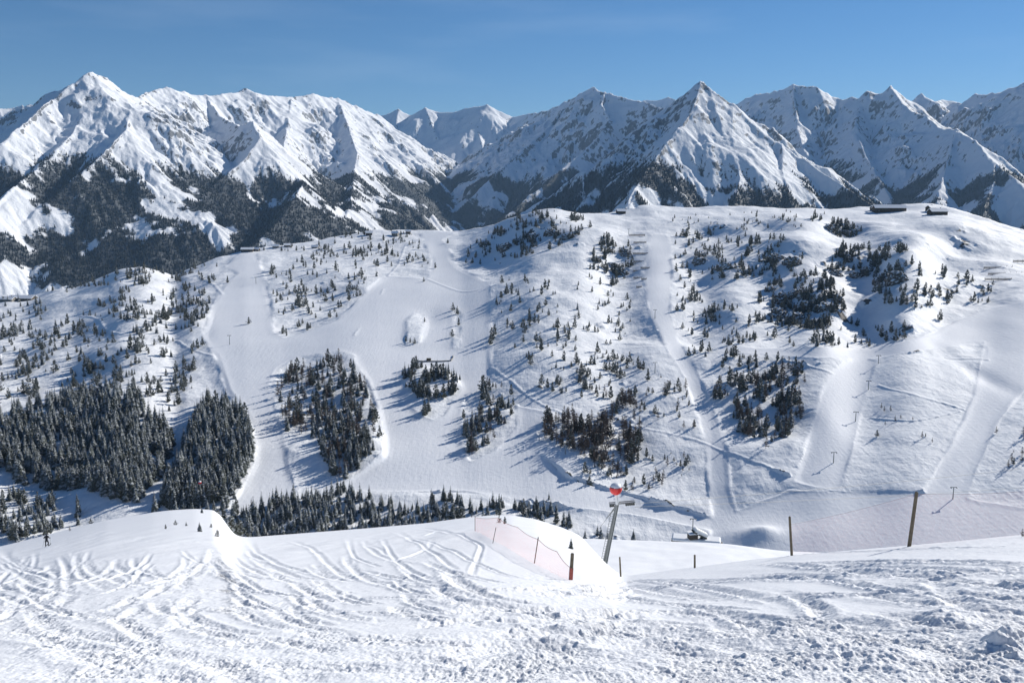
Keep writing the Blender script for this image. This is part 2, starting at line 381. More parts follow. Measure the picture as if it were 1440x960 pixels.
flatw = sstep(1110, 1170, HPX) * sstep(478, 520, HPY); runs = np.clip(blur(hmask, 10, 2) * 1.2, 0, 1)
Rr = blur(Rr ** (1 - .7 * flatw), 3, 2)
cum = np.cumsum(Rr, 0); cum = (cum - cum[:1]) / (cum[-1:] - cum[:1])
dev = cum - ht                                             # no furrows running away from the camera: even the ground out sideways
def hblur(a, n, k=2):
    for _ in range(k):
        p = np.concatenate([np.repeat(a[:, :1], n + 1, 1), a, np.repeat(a[:, -1:], n, 1)], 1); c = np.cumsum(p, 1); a = (c[:, 2 * n + 1:] - c[:, :-2 * n - 1]) / (2 * n + 1)
    return a
wl_ = sstep(860, 960, HPX) * sstep(520, 450, HPY) + sstep(640, 700, HPX) * sstep(900, 840, HPX) * sstep(430, 380, HPY)
wl_ = np.clip(wl_, 0, 1)
cum = ht + (.45 + .50 * wl_) * hblur(dev, 14) + (.55 - .45 * wl_) * hblur(dev, 110)
cum = np.maximum.accumulate(cum + 1e-7 * np.arange(hrn)[:, None], 0)
u = 1 / hDf + (1 / hDc - 1 / hDf) * cum
HP = world(HPX, HPY, 1 / u)                                # (rows, cols, 3)
X, Y = HP[..., 0], HP[..., 1]
gm = blur(hmask, 1, 2); wide = blur(hmask, 5, 2); narrow = blur(hmask, 2, 2)
bank = .55 * np.clip(narrow - hmask, 0, 1) * (1 - hmask) * (1 - sstep(990, 1010, HPX) * sstep(675, 685, HPY) * .85)           # pushed-up lip just outside a groomed run
rough_ = (1 - gm)
dz = (2.1 * fbm(X / 80, Y / 80, 3, 401) + .55 * fbm(X / 19, Y / 19, 3, 402)) * rough_ * np.clip((1 - wide) * 1.4, .15, 1)
dz *= 1 - .5 * flatw
dz += 5.0 * fbm(X / 170, Y / 170, 3, 403) * np.clip(1.1 - runs, .25, 1) * (1 - .75 * flatw)
dz += bank * np.clip(.45 + 1.1 * fbm(X / 45, Y / 45, 2, 404), 0, 1.6) - .5 * np.clip(wide - .5, 0, .5) * 2 * gm
dz += .05 * fbm(X / 3.0, Y / 3.0, 2, 405) * gm + 0.14 * fbm(X / 5.5, Y / 5.5, 2, 406) * rough_
dz += hroad * .6 - .3 * blur(hroad, 4, 1)
# rounded knolls, rises and hollows (pixel, half-width in metres, height)
def knoll(px, py, rx, ry, h):
    global dz
    c = int(np.searchsorted(hpx, px)); r = int(np.clip((hyf[c] - py) / (hyf[c] - hyc[c]) * (hrn - 1), 0, hrn - 1))
    x0, y0 = X[r, c], Y[r, c]; dz = dz + h * np.exp(-(((X - x0) / rx) ** 2 + ((Y - y0) / ry) ** 2))
for a in [(1195,420,26,22,9),(1225,430,20,16,5),(1255,405,30,20,6),(1130,395,35,20,8),(1330,330,30,60,-9),(1345,372,45,40,-9),(1400,340,60,60,10),(600,446,16,40,-2.5),(1062,752,13,9,3.2),(1074,750,7,6,1.6),
          (100,430,60,40,8),(40,490,50,30,6),(150,500,60,30,6),(205,385,50,40,6),(240,640,16,60,-6),(60,670,60,20,-6),(1170,600,14,60,1.2),(1370,520,9,60,-2.0)]: knoll(*a)
# crags: on the steep bands
gi = np.gradient(HP[..., 2] + dz, axis=0) / (np.gradient(Y, axis=0) + 1e-6)
steep = np.clip(gi, -1, 6)
crag = sstep(.46, .8, steep + .35 * fbm(X / 35, Y / 35, 3, 408)) * rough_
dz += crag * (5.5 * (ridged(X / 30, Y / 60, 4, 409) - .8) + 1.5 * fbm(X / 6, Y / 12, 2, 410))
rockv = crag * sstep(-.1, .35, fbm(X / 14, Y / 9, 3, 411) + .5 * (crag - .5))
dz[-1] = dz[-2]
HP[..., 2] += dz
# back of the ridge and the valley floor in front
nb = 60
back = np.zeros((nb, hcn, 3)); e = HP[-1]
for i in range(nb):
    q = (i + 1) / nb; L = 1500 * q ** 1.8 + 3 * (i + 1)
    f = (e[:, 1] + L) / e[:, 1]
    back[i, :, 0] = e[:, 0] * f; back[i, :, 1] = e[:, 1] * f
    back[i, :, 2] = e[:, 2] - 2 - .36 * L * np.clip(L / 60, .15, 1) + 2 * fbm(back[i, :, 0] / 60, back[i, :, 1] / 60, 3, 401) * q
front = np.zeros((25, hcn, 3)); e = HP[0]
for i in range(25):
    f = 1 - .55 * (25 - i) / 25
    front[i, :, 0] = e[:, 0] * f; front[i, :, 1] = e[:, 1] * f; front[i, :, 2] = e[:, 2] - 6 + 6 * np.cos((25 - i) / 25 * 1.5) - .05 * (e[:, 1] * (1 - f))
ALL = np.concatenate([front, HP, back], 0)
padf = lambda a, b=0., c=0.: np.concatenate([np.full((25, hcn), b), a, np.full((nb, hcn), c)], 0)

hs = N('hillside_snow'); k = hs
g_ = k.attr('groomed'); rk = k.attr('rock')
n1 = k.noise(.35, 5, .6); n2 = k.noise(.05, 4); n3 = k.noise(1.6, 3, .6)
mpn = k.n.new('ShaderNodeMapping'); mpn.inputs['Scale'].default_value = (1.0, .10, .10); mpn.inputs['Rotation'].default_value = (0, 0, .25); k.l.new(k.pos(), mpn.inputs[0])
n4 = k.noise(.55, 3, .6, mpn.outputs[0])
rm = k.ramp(k.math('ADD', rk, k.math('MULTIPLY', k.math('SUBTRACT', n1, .5), 1.3)), .4, .6)
sn = k.mix(k.ramp(n2, .35, .65), (.82, .845, .875), (.86, .875, .895))
gr = k.mix(k.ramp(n1, .3, .7), (.79, .81, .845), (.835, .85, .88))
gr = k.mix(k.ramp(n4, .35, .65), gr, (.765, .79, .83)); c = k.mix(g_, sn, gr)
c = k.mix(rm, c, k.mix(k.ramp(n1, .3, .7), (.055, .05, .045), (.19, .175, .16)))
k.color(c); k.rough(.7); k.b.inputs['Specular IOR Level'].default_value = .25
b1 = k.bump(n1, 1.3, k.ramp(g_, 0, 1, .4, .08)); b1 = k.bump(n4, 1.2, k.ramp(g_, 0, 1, .2, .12), b1)
k.bump(n3, .35, k.ramp(g_, 0, 1, .45, .25), b1)
me = mesh_np('hillside', ALL.reshape(-1, 3), grid_faces(len(ALL), hcn), hs.m, attrs={'groomed': padf(np.clip(gm * .8 + hroad * .3, 0, 1), .8), 'rock': padf(rockv)})
link('hillside', me, kind='structure', label='snowy ski hillside with groomed runs, crags and scattered trees')

def hill(px, py):
    """ground point of the hillside seen at a point of the photograph"""
    px = np.atleast_1d(np.asarray(px, float)); py = np.atleast_1d(np.asarray(py, float))
    c = np.clip((px - hpx[0]) / (hpx[1] - hpx[0]), 0, hcn - 1.001)
    yf = np.interp(px, hpx, hyf); yc = np.interp(px, hpx, hyc)
    r = np.clip((yf - py) / (yf - yc), 0, 1) * (hrn - 1); r = np.clip(r, 0, hrn - 1.001)
    ci, ri = c.astype(int), r.astype(int); cf, rf = (c - ci)[:, None], (r - ri)[:, None]
    return (HP[ri, ci] * (1 - cf) + HP[ri, ci + 1] * cf) * (1 - rf) + (HP[ri + 1, ci] * (1 - cf) + HP[ri + 1, ci + 1] * cf) * rf
def hval(A, px, py):
    c = np.clip(np.rint((px - hpx[0]) / (hpx[1] - hpx[0])), 0, hcn - 1).astype(int)
    yf = np.interp(px, hpx, hyf); yc = np.interp(px, hpx, hyc)
    r = np.clip(np.rint((yf - py) / (yf - yc) * (hrn - 1)), 0, hrn - 1).astype(int)
    return A[r, c]
# ---------------------------------------------------------------- the near slope, chopped up by skis
FC = np.array([(-400,800,240),(-100,782,290),(0,768,300),(45,757,295),(80,748,287),(115,739,278),(150,731,268),(185,725,260),(215,720,253),(240,717,248),(275,715,240),(303,717,230),(312,726,220),(322,742,205),(332,753,190),(350,755,182),(430,749,172),(520,742,165),(600,735,152),(650,728,146),(690,724,140),(720,724,136),(755,730,130),(790,741,126),(815,752,122),(830,768,117),(845,784,111),(858,797,104),(870,806,96),(882,809,84),(900,807,76),(950,800,66),(1000,794,60),(1060,786,55),(1130,779,51),(1200,773,48),(1283,766,44),(1360,759,42),(1440,751,41),(1560,742,40),(1850,730,40)], float)
fcn, frn = 1500, 1120
fpx = np.linspace(-330, 1770, fcn)
fyc = np.interp(fpx, FC[:, 0], FC[:, 1]); fDc = np.interp(fpx, FC[:, 0], FC[:, 2])
fyc = blur(fyc[None, :].repeat(3, 0), 3, 2)[1]; fDc = np.exp(blur(np.log(fDc)[None, :].repeat(3, 0), 5, 2)[1])
ft = np.concatenate([np.linspace(-1.6, -.25, 60), 1 - 1.245 * (1 - np.linspace(0, 1, frn - 60)) ** 1.45])[:, None]
FPX = np.repeat(fpx[None, :], frn, 0); FPY = 960 + (fyc - 960) * ft
fu = 1 / 12.8 + (1 / fDc - 1 / 12.8) * ft
ys_ = blur(np.interp(fpx, FC[:, 0], FC[:, 1])[None, :].repeat(3, 0), 70, 3)[1]; Ds_ = np.exp(blur(np.log(fDc)[None, :].repeat(3, 0), 70, 3)[1])
us_ = np.maximum(1 / 12.8 + (1 / Ds_ - 1 / 12.8) * (960 - FPY) / (960 - ys_), .8 / np.maximum(fDc, Ds_))
wb_ = sstep(.62, .97, ft)
fu = us_ * (1 - wb_) + fu * wb_
# the hollow behind the near shoulder on the left and the smooth knoll in the middle
FP = world(FPX, FPY, 1 / fu); X, Y = FP[..., 0], FP[..., 1]
smooth = np.zeros(FPX.shape)
KN = [(668,728),(690,724),(720,724),(755,730),(790,741),(815,752),(845,784),(872,808),(840,818),(806,815),(770,800),(735,786),(700,770),(676,752),(664,742)]
smooth[inpoly(FPX, FPY, KN)] = 1
smooth[inpoly(FPX, FPY, [(60,700),(130,745),(200,757),(330,757),(345,700)])] = 1
smooth = blur(smooth, 4, 2)
# how chopped the snow is, patch by patch
chop = np.clip(.50 - .42 * sstep(28, 60, Y) + .95 * fbm(X / 9, Y / 22, 3, 500) + .25 * fbm(FPX / 200, FPY / 30, 2, 503), 0, 1)
for cx, cy, rx, ry, k in [(1240,835,110,16,-.8),(320,925,70,30,-.8),(50,915,60,25,-.8),(1080,770,60,6,-.6),(700,815,60,8,-.4),(900,830,220,16,.5),(300,860,220,22,.4),(1250,880,150,25,.4),(640,890,150,25,.3),(1400,920,60,40,.4)]:
    chop = np.clip(chop + k * np.exp(-(((FPX - cx) / rx) ** 2 + ((FPY - cy) / ry) ** 2)), 0, 1)
chop = chop * (1 - smooth)
size = np.clip(Y / 30, .5, 3.5)
dz = np.zeros(FPX.shape)
fy2 = lambda a: float(ground(a[0], a[1])[0][1])
def track(pts, wid0, dep, seed):
    """a ski turn: a trough with snow thrown to one side"""
    global dz
    P = smoothline(pts, 9); n = len(P)
    for i, (a, b) in enumerate(zip(P[:-1], P[1:])):
        wid = max(wid0, 3.6e-5 * fy2(a) ** 2)
        A = ground(a[0], a[1]); B = ground(b[0], b[1]); A = A[0]; B = B[0]
        e = math.sin(math.pi * (i + .5) / n) ** .5
        m = float(np.clip(5 * wid * F / A[1], 18, 220))
        c0, c1 = np.searchsorted(fpx, [min(a[0], b[0]) - m, max(a[0], b[0]) + m])
        rt = [(960 - y) / (960 - np.interp(a[0], fpx, fyc)) for y in (max(a[1], b[1]) + m * .6, min(a[1], b[1]) - m * .6)]
        r0, r1 = np.searchsorted(ft[:, 0], rt)
        if r1 <= r0 or c1 <= c0: continue
        sl = (slice(r0, r1), slice(c0, c1)); x, y = X[sl], Y[sl]
        dx, dy = B[0] - A[0], B[1] - A[1]; L = math.hypot(dx, dy) + 1e-6
        t = ((x - A[0]) * dx + (y - A[1]) * dy) / (L * L)
        s = ((x - A[0]) * -dy + (y - A[1]) * dx) / L
        inside = np.exp(-(np.clip(np.maximum(-t, t - 1) * L, 0, None) / (wid * .9)) ** 2)
        cut = np.exp(-(s / wid) ** 2)
        berm = np.exp(-((s + 1.5 * wid) / (wid * .8)) ** 2) * (1 + .45 * nz1[sl] * sstep(14, 28, Y[sl])) + .45 * np.exp(-((s - 1.5 * wid) / (wid * .7)) ** 2) * (1 + .45 * nz1[sl] * sstep(14, 28, Y[sl]))
        w_ = inside * e
        TW[sl] = np.maximum(TW[sl], np.exp(-(s / (1.6 * wid)) ** 2) * inside * e); TR[sl] = np.minimum(TR[sl], -dep * cut * w_); TB[sl] = np.maximum(TB[sl], dep * .75 * berm * w_)
def ground(px, py):
    px = np.atleast_1d(np.asarray(px, float)); py = np.atleast_1d(np.asarray(py, float))
    c = np.clip((px - fpx[0]) / (fpx[1] - fpx[0]), 0, fcn - 1.001)
    yc = np.interp(px, fpx, fyc); t = np.clip((960 - py) / (960 - yc), -1.6, 1)
    r = np.clip(np.interp(t, ft[:, 0], np.arange(frn)), 0, frn - 1.001)
    ci, ri = c.astype(int), r.astype(int); cf, rf = (c - ci)[:, None], (r - ri)[:, None]
    return (FP[ri, ci] * (1 - cf) + FP[ri, ci + 1] * cf) * (1 - rf) + (FP[ri + 1, ci] * (1 - cf) + FP[ri + 1, ci + 1] * cf) * rf
nz1 = fbm(X / .24, Y / .36, 3, 520, .65)
TR = np.zeros(FPX.shape); TB = np.zeros(FPX.shape); TW = np.zeros(FPX.shape)
TRACKS = [[(110,776),(107,790),(117,810),(147,828)],[(85,783),(95,803),(95,834)],[(40,790),(30,802),(18,814)],[(65,795),(78,812),(66,832)],[(160,792),(170,800),(178,806)],[(274,786),(260,812),(256,828)],[(353,784),(372,796),(392,806)],[(352,818),(365,828),(382,836)],
 [(410,760),(440,772),(462,792)],[(213,792),(198,805),(186,822)],[(300,772),(296,790),(300,806)],[(590,742),(630,748),(662,757),(677,768),(671,787),(663,810)],[(490,757),(500,783),(533,797)],[(510,760),(547,780),(570,800),(592,824)],[(570,753),(620,767),(662,787),(713,807),(775,818)],
 [(538,757),(560,790),(604,815)],[(600,790),(640,806),(700,818)],[(500,800),(560,812),(590,820)],[(440,770),(470,800),(500,815)],[(560,748),(600,770),(640,800)],[(620,745),(600,752)],
 [(1057,806),(1133,808),(1227,827),(1293,834),(1440,852)],[(1080,778),(1180,776),(1293,772),(1410,770)],[(980,818),(1070,814),(1150,815)],[(1310,815),(1345,845),(1372,860),(1440,864)],[(1100,832),(1146,852),(1160,872)],[(960,852),(1020,862),(1060,880),(1100,900)],
 [(0,886),(50,887),(108,902),(112,922)],[(408,880),(440,890),(500,900),(560,903)],[(760,822),(840,830),(930,826),(1000,818)],[(640,860),(720,855),(800,868),(880,880)],[(590,880),(680,870),(760,880),(830,905)],[(1120,800),(1220,792),(1330,790),(1440,794)],
 [(180,835),(300,830),(420,838),(520,832)],[(230,850),(330,862),(420,855)],[(1000,880),(1100,893),(1200,880),(1290,895)],[(1240,860),(1330,880),(1440,888)],[(860,905),(960,915),(1050,940)],[(120,860),(180,880),(230,920)],[(300,910),(380,900),(460,915)],[(660,920),(740,905),(840,925)]]
for q in range(88):
    x = rng.uniform(-30, 640); y = rng.uniform(752, 862); L = rng.uniform(28, 110); H_ = L * rng.uniform(.32, .62)
    s_ = 1 if rng.random() < (.55 if x < 300 else .93) else -1; c_ = rng.uniform(.0, .22); d_ = rng.uniform(-.06, .06)
    if x < 330 and y < 772: y += 16
    TRACKS.append([(x, y), (x + s_ * L * c_ * .6, y + H_ * .28), (x + s_ * L * (c_ + .16), y + H_ * .58), (x + s_ * L * (c_ + .5), y + H_ * (.84 + d_)), (x + s_ * L * (c_ + .95), y + H_)])
for q in range(64):
    x = rng.uniform(480, 1460); y = rng.uniform(812, 955) if x < 1000 else rng.uniform(776, 955); L = rng.uniform(110, 380); b = rng.uniform(-4, 15) * L / 160; c_ = rng.uniform(-.25, .35) * L * .12
    TRACKS.append([(x, y), (x + L * .3, y + b * .35 + c_), (x + L * .65, y + b * .9 + c_ * 1.2), (x + L, y + 1.7 * b)])
for q in range(16):
    x = rng.uniform(-20, 560); y = rng.uniform(850, 950); L = rng.uniform(70, 220); b = rng.uniform(-12, 26)
    TRACKS.append([(x, y), (x + L * .4, y + b * .2), (x + L * .75, y + b * .6), (x + L, y + b * 1.3)])
for q, pts in enumerate(TRACKS):
    yy = np.mean([p[1] for p in pts]); fall = np.clip((yy - 745) / 120, .0, 1)
    xx = np.mean([p[0] for p in pts]); bg_ = float(sstep(600, 760, xx) * sstep(785, 800, yy))
    track(pts, rng.uniform(.13, .22) * (1 + .9 * bg_) * (1 + .8 * float(sstep(860, 900, yy))), rng.uniform(.045, .078) * (1 + 1.5 * bg_), q)
tmask = np.clip((TB - TR) / .12, 0, 1)
dz += (TR + TB * (1 - .6 * np.clip(-TR / .1, 0, 1))) * (1 - .9 * smooth)
w1 = sstep(34, 14, Y); w2 = sstep(10, 24, Y) * sstep(95, 45, Y); w3 = sstep(40, 90, Y)
lump = w1 * np.abs(fbm(X / .45, Y / .7, 4, 530)) + 1.5 * w2 * np.abs(fbm(X / 1.0, Y / 1.7, 4, 531)) + 2.2 * w3 * np.abs(fbm(X / 2.2, Y / 4.2, 4, 532))
lump2 = w1 * fbm(X / .16, Y / .24, 3, 540, .7) + 1.35 * sstep(10, 24, Y) * fbm(X / .30, Y / .5, 3, 541, .7)
clod = sstep(.35, .75, fbm(X / .30, Y / .42, 2, 545))
amp = np.clip(.12 * chop + .75 * TW * (.55 + .45 * sstep(-.3, .3, fbm(X / 1.3, Y / 2.6, 2, 553))) * sstep(90, 26, Y), 0, 1)
dz += amp * (.045 * (lump - .3) + .034 * lump2 + .05 * clod * np.clip(1.6 - Y / 40, 0, 1))
dz += .085 * fbm(X / 5, Y / 16, 3, 550) * np.clip(Y / 40, .5, 1.6) * (1 - .6 * smooth) * sstep(1.02, .9, ft)
dz += (.006 * (1 + .7 * sstep(24, 14, Y)) * lump2 + .010 * fbm(X / .5, Y / .5, 2, 551)) * (1 - smooth) * (.4 + .6 * sstep(-.3, .3, fbm(X / 3, Y / 6, 2, 552)))
# big clods thrown up at the lower right
for cx, cy, rx, ry, h in [(1420,915,45,16,.35),(1160,915,55,14,.16),(1240,925,40,12,.14),(1330,870,40,8,.15)]:
    dz += h * np.exp(-(((FPX - cx) / rx) ** 2 + ((FPY - cy) / ry) ** 2)) * (.7 + .6 * lump)
FP0 = FP.copy(); FP[..., 2] += dz
nb = 50; e = FP[-1]; back = np.zeros((nb, fcn, 3))
for i in range(nb):
    L = .06 * e[:, 1] * ((i + 1) / 12) ** 1.7; f = 1 + L / e[:, 1]
    back[i, :, 0] = e[:, 0] * f; back[i, :, 1] = e[:, 1] * f; back[i, :, 2] = e[:, 2] * f - .5 * L * np.clip((i + 1) / 10, 0, 1)
FPn = FP.copy(); q_ = np.clip(-ft[:, 0] - .12, 0, None); FPn[..., 0] *= 1 + 5 * q_[:, None]          # the ground spreads out around the photographer's feet
FPn[..., 0] *= 1 + 3 * np.clip((np.abs(fpx - 720) - 790) / 260, 0, 1)[None, :] ** 2
behind = FPn[0] + (FPn[0] - FPn[6]) * 0; sl0 = .386
behind[:, 1] -= 16; behind[:, 2] += 16 * sl0; behind = behind[None]
ALL = np.concatenate([behind, FPn, back], 0)
sm = N('slope_snow'); k = sm
s_ = k.attr('smooth_snow'); n1 = k.noise(3.5, 6, .65); n2 = k.noise(11., 5, .7); n3 = k.noise(.25, 3)
k.color(k.mix(k.ramp(n3, .3, .7), (.77, .79, .825), (.815, .83, .86))); k.rough(.65); k.b.inputs['Specular IOR Level'].default_value = .3
k.b.inputs['Subsurface Weight'].default_value = 0.0
b1 = k.bump(n1, .12, k.ramp(s_, 0, 1, .45, .06)); k.bump(n2, .06, k.ramp(s_, 0, 1, .8, .25), b1)
me = mesh_np('snow_slope', ALL.reshape(-1, 3), grid_faces(len(ALL), fcn), sm.m, attrs={'smooth_snow': np.concatenate([np.ones((1, fcn)), np.clip(1 - amp * 1.3, 0, 1), np.ones((nb, fcn))], 0)})
link('snow_slope', me, kind='structure', label='near snow slope churned up by ski and snowboard tracks')

# ---- the flat groomed shelf beyond the knoll
tpx = np.linspace(770, 1190, 200); tpy = np.concatenate([np.linspace(830, 757.5, 50)])
TPX, TPY = np.meshgrid(tpx, tpy)
edge = 757 + .035 * (TPX - 830) * (TPX > 830) + 8 * sstep(1000, 1120, TPX)
TPY = 832 + (edge - 832) * np.linspace(0, 1, 50)[:, None]
Dt = 1 / (1 / 118 + (1 / 190 - 1 / 118) * np.linspace(0, 1, 50)[:, None] + 0 * TPX)
TP = world(TPX, TPY, Dt); TP[..., 2] += .25 * fbm(TP[..., 0] / 9, TP[..., 1] / 9, 3, 601) * (np.linspace(0, 1, 50)[:, None] < .97)
e = TP[-1]; bk = np.stack([np.stack([e[:, 0] * (1 + .06 * q), e[:, 1] * (1 + .06 * q), e[:, 2] * (1 + .06 * q) - 9 * q ** 1.3], -1) for q in (.3, .7, 1.3, 2, 3, 4)], 0)
ALL = np.concatenate([TP, bk], 0)
me = mesh_np('snow_shelf', ALL.reshape(-1, 3), grid_faces(len(ALL), 200), sm.m, attrs={'smooth_snow': np.ones(ALL.shape[:2])})
link('snow_shelf', me, kind='structure', label='level smooth snow shelf behind the near slope')
# ---------------------------------------------------------------- trees on the hillside
def treemat(name, dark, light, r=.85):
    k = N(name); n = k.noise(.9, 4)
    oi = k.n.new('ShaderNodeObjectInfo').outputs['Random']
    f = k.math('ADD', k.ramp(n, .3, .7, 0, .75), k.math('MULTIPLY', oi, .25))
    k.color(k.mix(f, dark, light)); k.rough(r); k.b.inputs['Specular IOR Level'].default_value = .15; return k.m
M_SPR = treemat('spruce_needles', (.050, .062, .057), (.15, .165, .155))
M_PIN = treemat('pine_needles', (.052, .063, .053), (.155, .163, .138))
M_FRO = treemat('frosted_needles', (.17, .19, .20), (.46, .49, .52))
M_BAR = treemat('bark', (.06, .045, .035), (.13, .10, .08))
M_LAR = treemat('larch_twigs', (.085, .067, .058), (.21, .17, .145))
M_TSN = plain('tree_snow', (.84, .86, .88), .7, 0, .03)

def spruce_mesh(seed, h=12., wid=.17, frost=.48):
    r_ = np.random.default_rng(seed); V = []; Fc = []; MI = []
    nw = 17
    for w in range(nw):
        q = (w + .3 * r_.random()) / nw; z = h * (.06 + .92 * q)
        L = h * wid * (1 - q) ** .82 * r_.uniform(.85, 1.15) + .12
        nb = int(9 - 4 * q)
        for b in range(nb):
            if r_.random() < .08: continue
            a = 6.283 * (b + r_.random() * .8) / nb + w; l = L * r_.uniform(.7, 1.2); ca, sa = math.cos(a), math.sin(a)
            wd = l * r_.uniform(.32, .5); dr = l * r_.uniform(.35, .6); i = len(V)
            V += [(0, 0, z + .12 * l), (ca * l * .55 - sa * wd, sa * l * .55 + ca * wd, z - dr * .55), (ca * l, sa * l, z - dr * .8),
                  (ca * l * .55 + sa * wd, sa * l * .55 - ca * wd, z - dr * .55), (ca * l * .5, sa * l * .5, z - dr * .12)]
            Fc += [(i, i + 1, i + 4), (i + 1, i + 2, i + 4), (i + 2, i + 3, i + 4), (i + 3, i, i + 4)]
            fr = r_.random() < frost; MI += [1 if fr else 0] * 4
    i = len(V); V += [(.15, 0, h * .93), (-.08, .13, h * .93), (-.08, -.13, h * .93), (0, 0, h * 1.02)]; Fc += [(i, i + 1, i + 3), (i + 1, i + 2, i + 3), (i + 2, i, i + 3)]; MI += [0] * 3
    return np.array(V), np.array(Fc), np.array(MI)
def pine_mesh(seed, h=10., wid=.24, frost=.42):
    """stone pine: a dense egg-shaped crown of upswept clumps, broken outline"""
    r_ = np.random.default_rng(seed); V = []; Fc = []; MI = []
    lob = [(r_.uniform(-1, 1), r_.uniform(-1, 1), r_.uniform(.65, 1.25)) for q in range(11)]
    for c in range(125):
        q = r_.random() ** 1.05; prof = min(1., (q + .10) / .28) ** .6 * (1 - q) ** .55 * 1.05
        lb = lob[min(10, int(q * 11))]; a = r_.random() * 6.283; rr = h * wid * prof * lb[2] * math.sqrt(r_.uniform(.2, 1.15)) * (1 + .35 * math.cos(a * 2 + lb[0] * 3))
        ctr = np.array([math.cos(a) * rr + lb[0] * h * .02, math.sin(a) * rr + lb[1] * h * .02, h * (.05 + .93 * q)])
        s = h * r_.uniform(.035, .085) * (1.1 - .55 * q); i = len(V); out = np.array([math.cos(a), math.sin(a), r_.uniform(.1, .9)]); fr = 1 if (r_.random() < frost and q > .2) else 0
        sd_ = np.array([-math.sin(a), math.cos(a), 0])
        V += [tuple(ctr - out * s * .6), tuple(ctr + sd_ * s + out * .2 * s), tuple(ctr + out * s * 1.3), tuple(ctr - sd_ * s + out * .2 * s), tuple(ctr + np.array([0, 0, s * .7]) + out * .3 * s), tuple(ctr - np.array([0, 0, s * .7]))]
        Fc += [(i, i + 1, i + 4), (i + 1, i + 2, i + 4), (i + 2, i + 3, i + 4), (i + 3, i, i + 4), (i, i + 1, i + 5), (i + 1, i + 2, i + 5), (i + 2, i + 3, i + 5), (i + 3, i, i + 5)]
        MI += [fr] * 4 + [0] * 4
    return np.array(V), np.array(Fc), np.array(MI)
def larch_mesh(seed, h=11., wid=.2):
    """bare winter larch: thin twiggy limbs"""
    r_ = np.random.default_rng(seed); V = []; Fc = []; MI = []
    for w in range(70):
        q = r_.random(); z = h * (.14 + .84 * q); a = r_.random() * 6.283; l = h * wid * (1 - q) ** .7 * r_.uniform(.6, 1.15) + .2
        ca, sa = math.cos(a), math.sin(a); dr = l * r_.uniform(-.25, .25); t = .09 + .04 * l; i = len(V)
        V += [(0, 0, z + t), (0, 0, z - t), (ca * l, sa * l, z + dr)]; Fc += [(i, i + 1, i + 2)]; MI += [0]
        for tw in range(3):
            f = r_.uniform(.35, .95); b = a + r_.uniform(-1.2, 1.2); l2 = l * r_.uniform(.25, .5); i = len(V); p = (ca * l * f, sa * l * f, z + dr * f)
            V += [(p[0] - sa * .2, p[1] + ca * .2, p[2] + .18), (p[0] + sa * .2, p[1] - ca * .2, p[2] - .18), (p[0] + math.cos(b) * l2, p[1] + math.sin(b) * l2, p[2] + r_.uniform(-.3, .15) * l2)]; Fc += [(i, i + 1, i + 2)]; MI += [0]
    return np.array(V), np.array(Fc), np.array(MI)
def trunk_np(h, r, n=6):
    a = np.arange(n) * 6.283 / n
    V = np.concatenate([np.stack([r * np.cos(a), r * np.sin(a), 0 * a - .8], -1), np.stack([r * .25 * np.cos(a), r * .25 * np.sin(a), 0 * a + h * .9], -1)])
    return V, np.array([t for i in range(n) for t in ((i, (i + 1) % n, n + (i + 1) % n), (i, n + (i + 1) % n, n + i))])
KIND = {}
for kd, fn, h, tr, mats, nv, args in (('spruce_tree', spruce_mesh, 12., .17, [M_SPR, M_FRO], 4, {}), ('pine_tree', pine_mesh, 10., .18, [M_PIN, M_FRO], 4, {}), ('larch_tree', larch_mesh, 11., .15, [M_LAR], 3, {})):
    vs = []
    for q in range(nv):
        kw = {'wid': {'spruce_tree': (.185, .21, .235, .2), 'pine_tree': (.17, .21, .24, .19), 'larch_tree': (.2, .24, .18)}[kd][q]}
        cv = fn(100 + q, h, **kw); tv = trunk_np(h, tr)
        vs.append((cv, tv, mesh_np(kd + '_crown', *cv[:2], mats, smooth=False, mi=cv[2]), mesh_np(kd + '_trunk', *tv, M_BAR)))
    KIND[kd] = (h, mats, vs)
S, P_, L_ = 'spruce_tree', 'pine_tree', 'larch_tree'
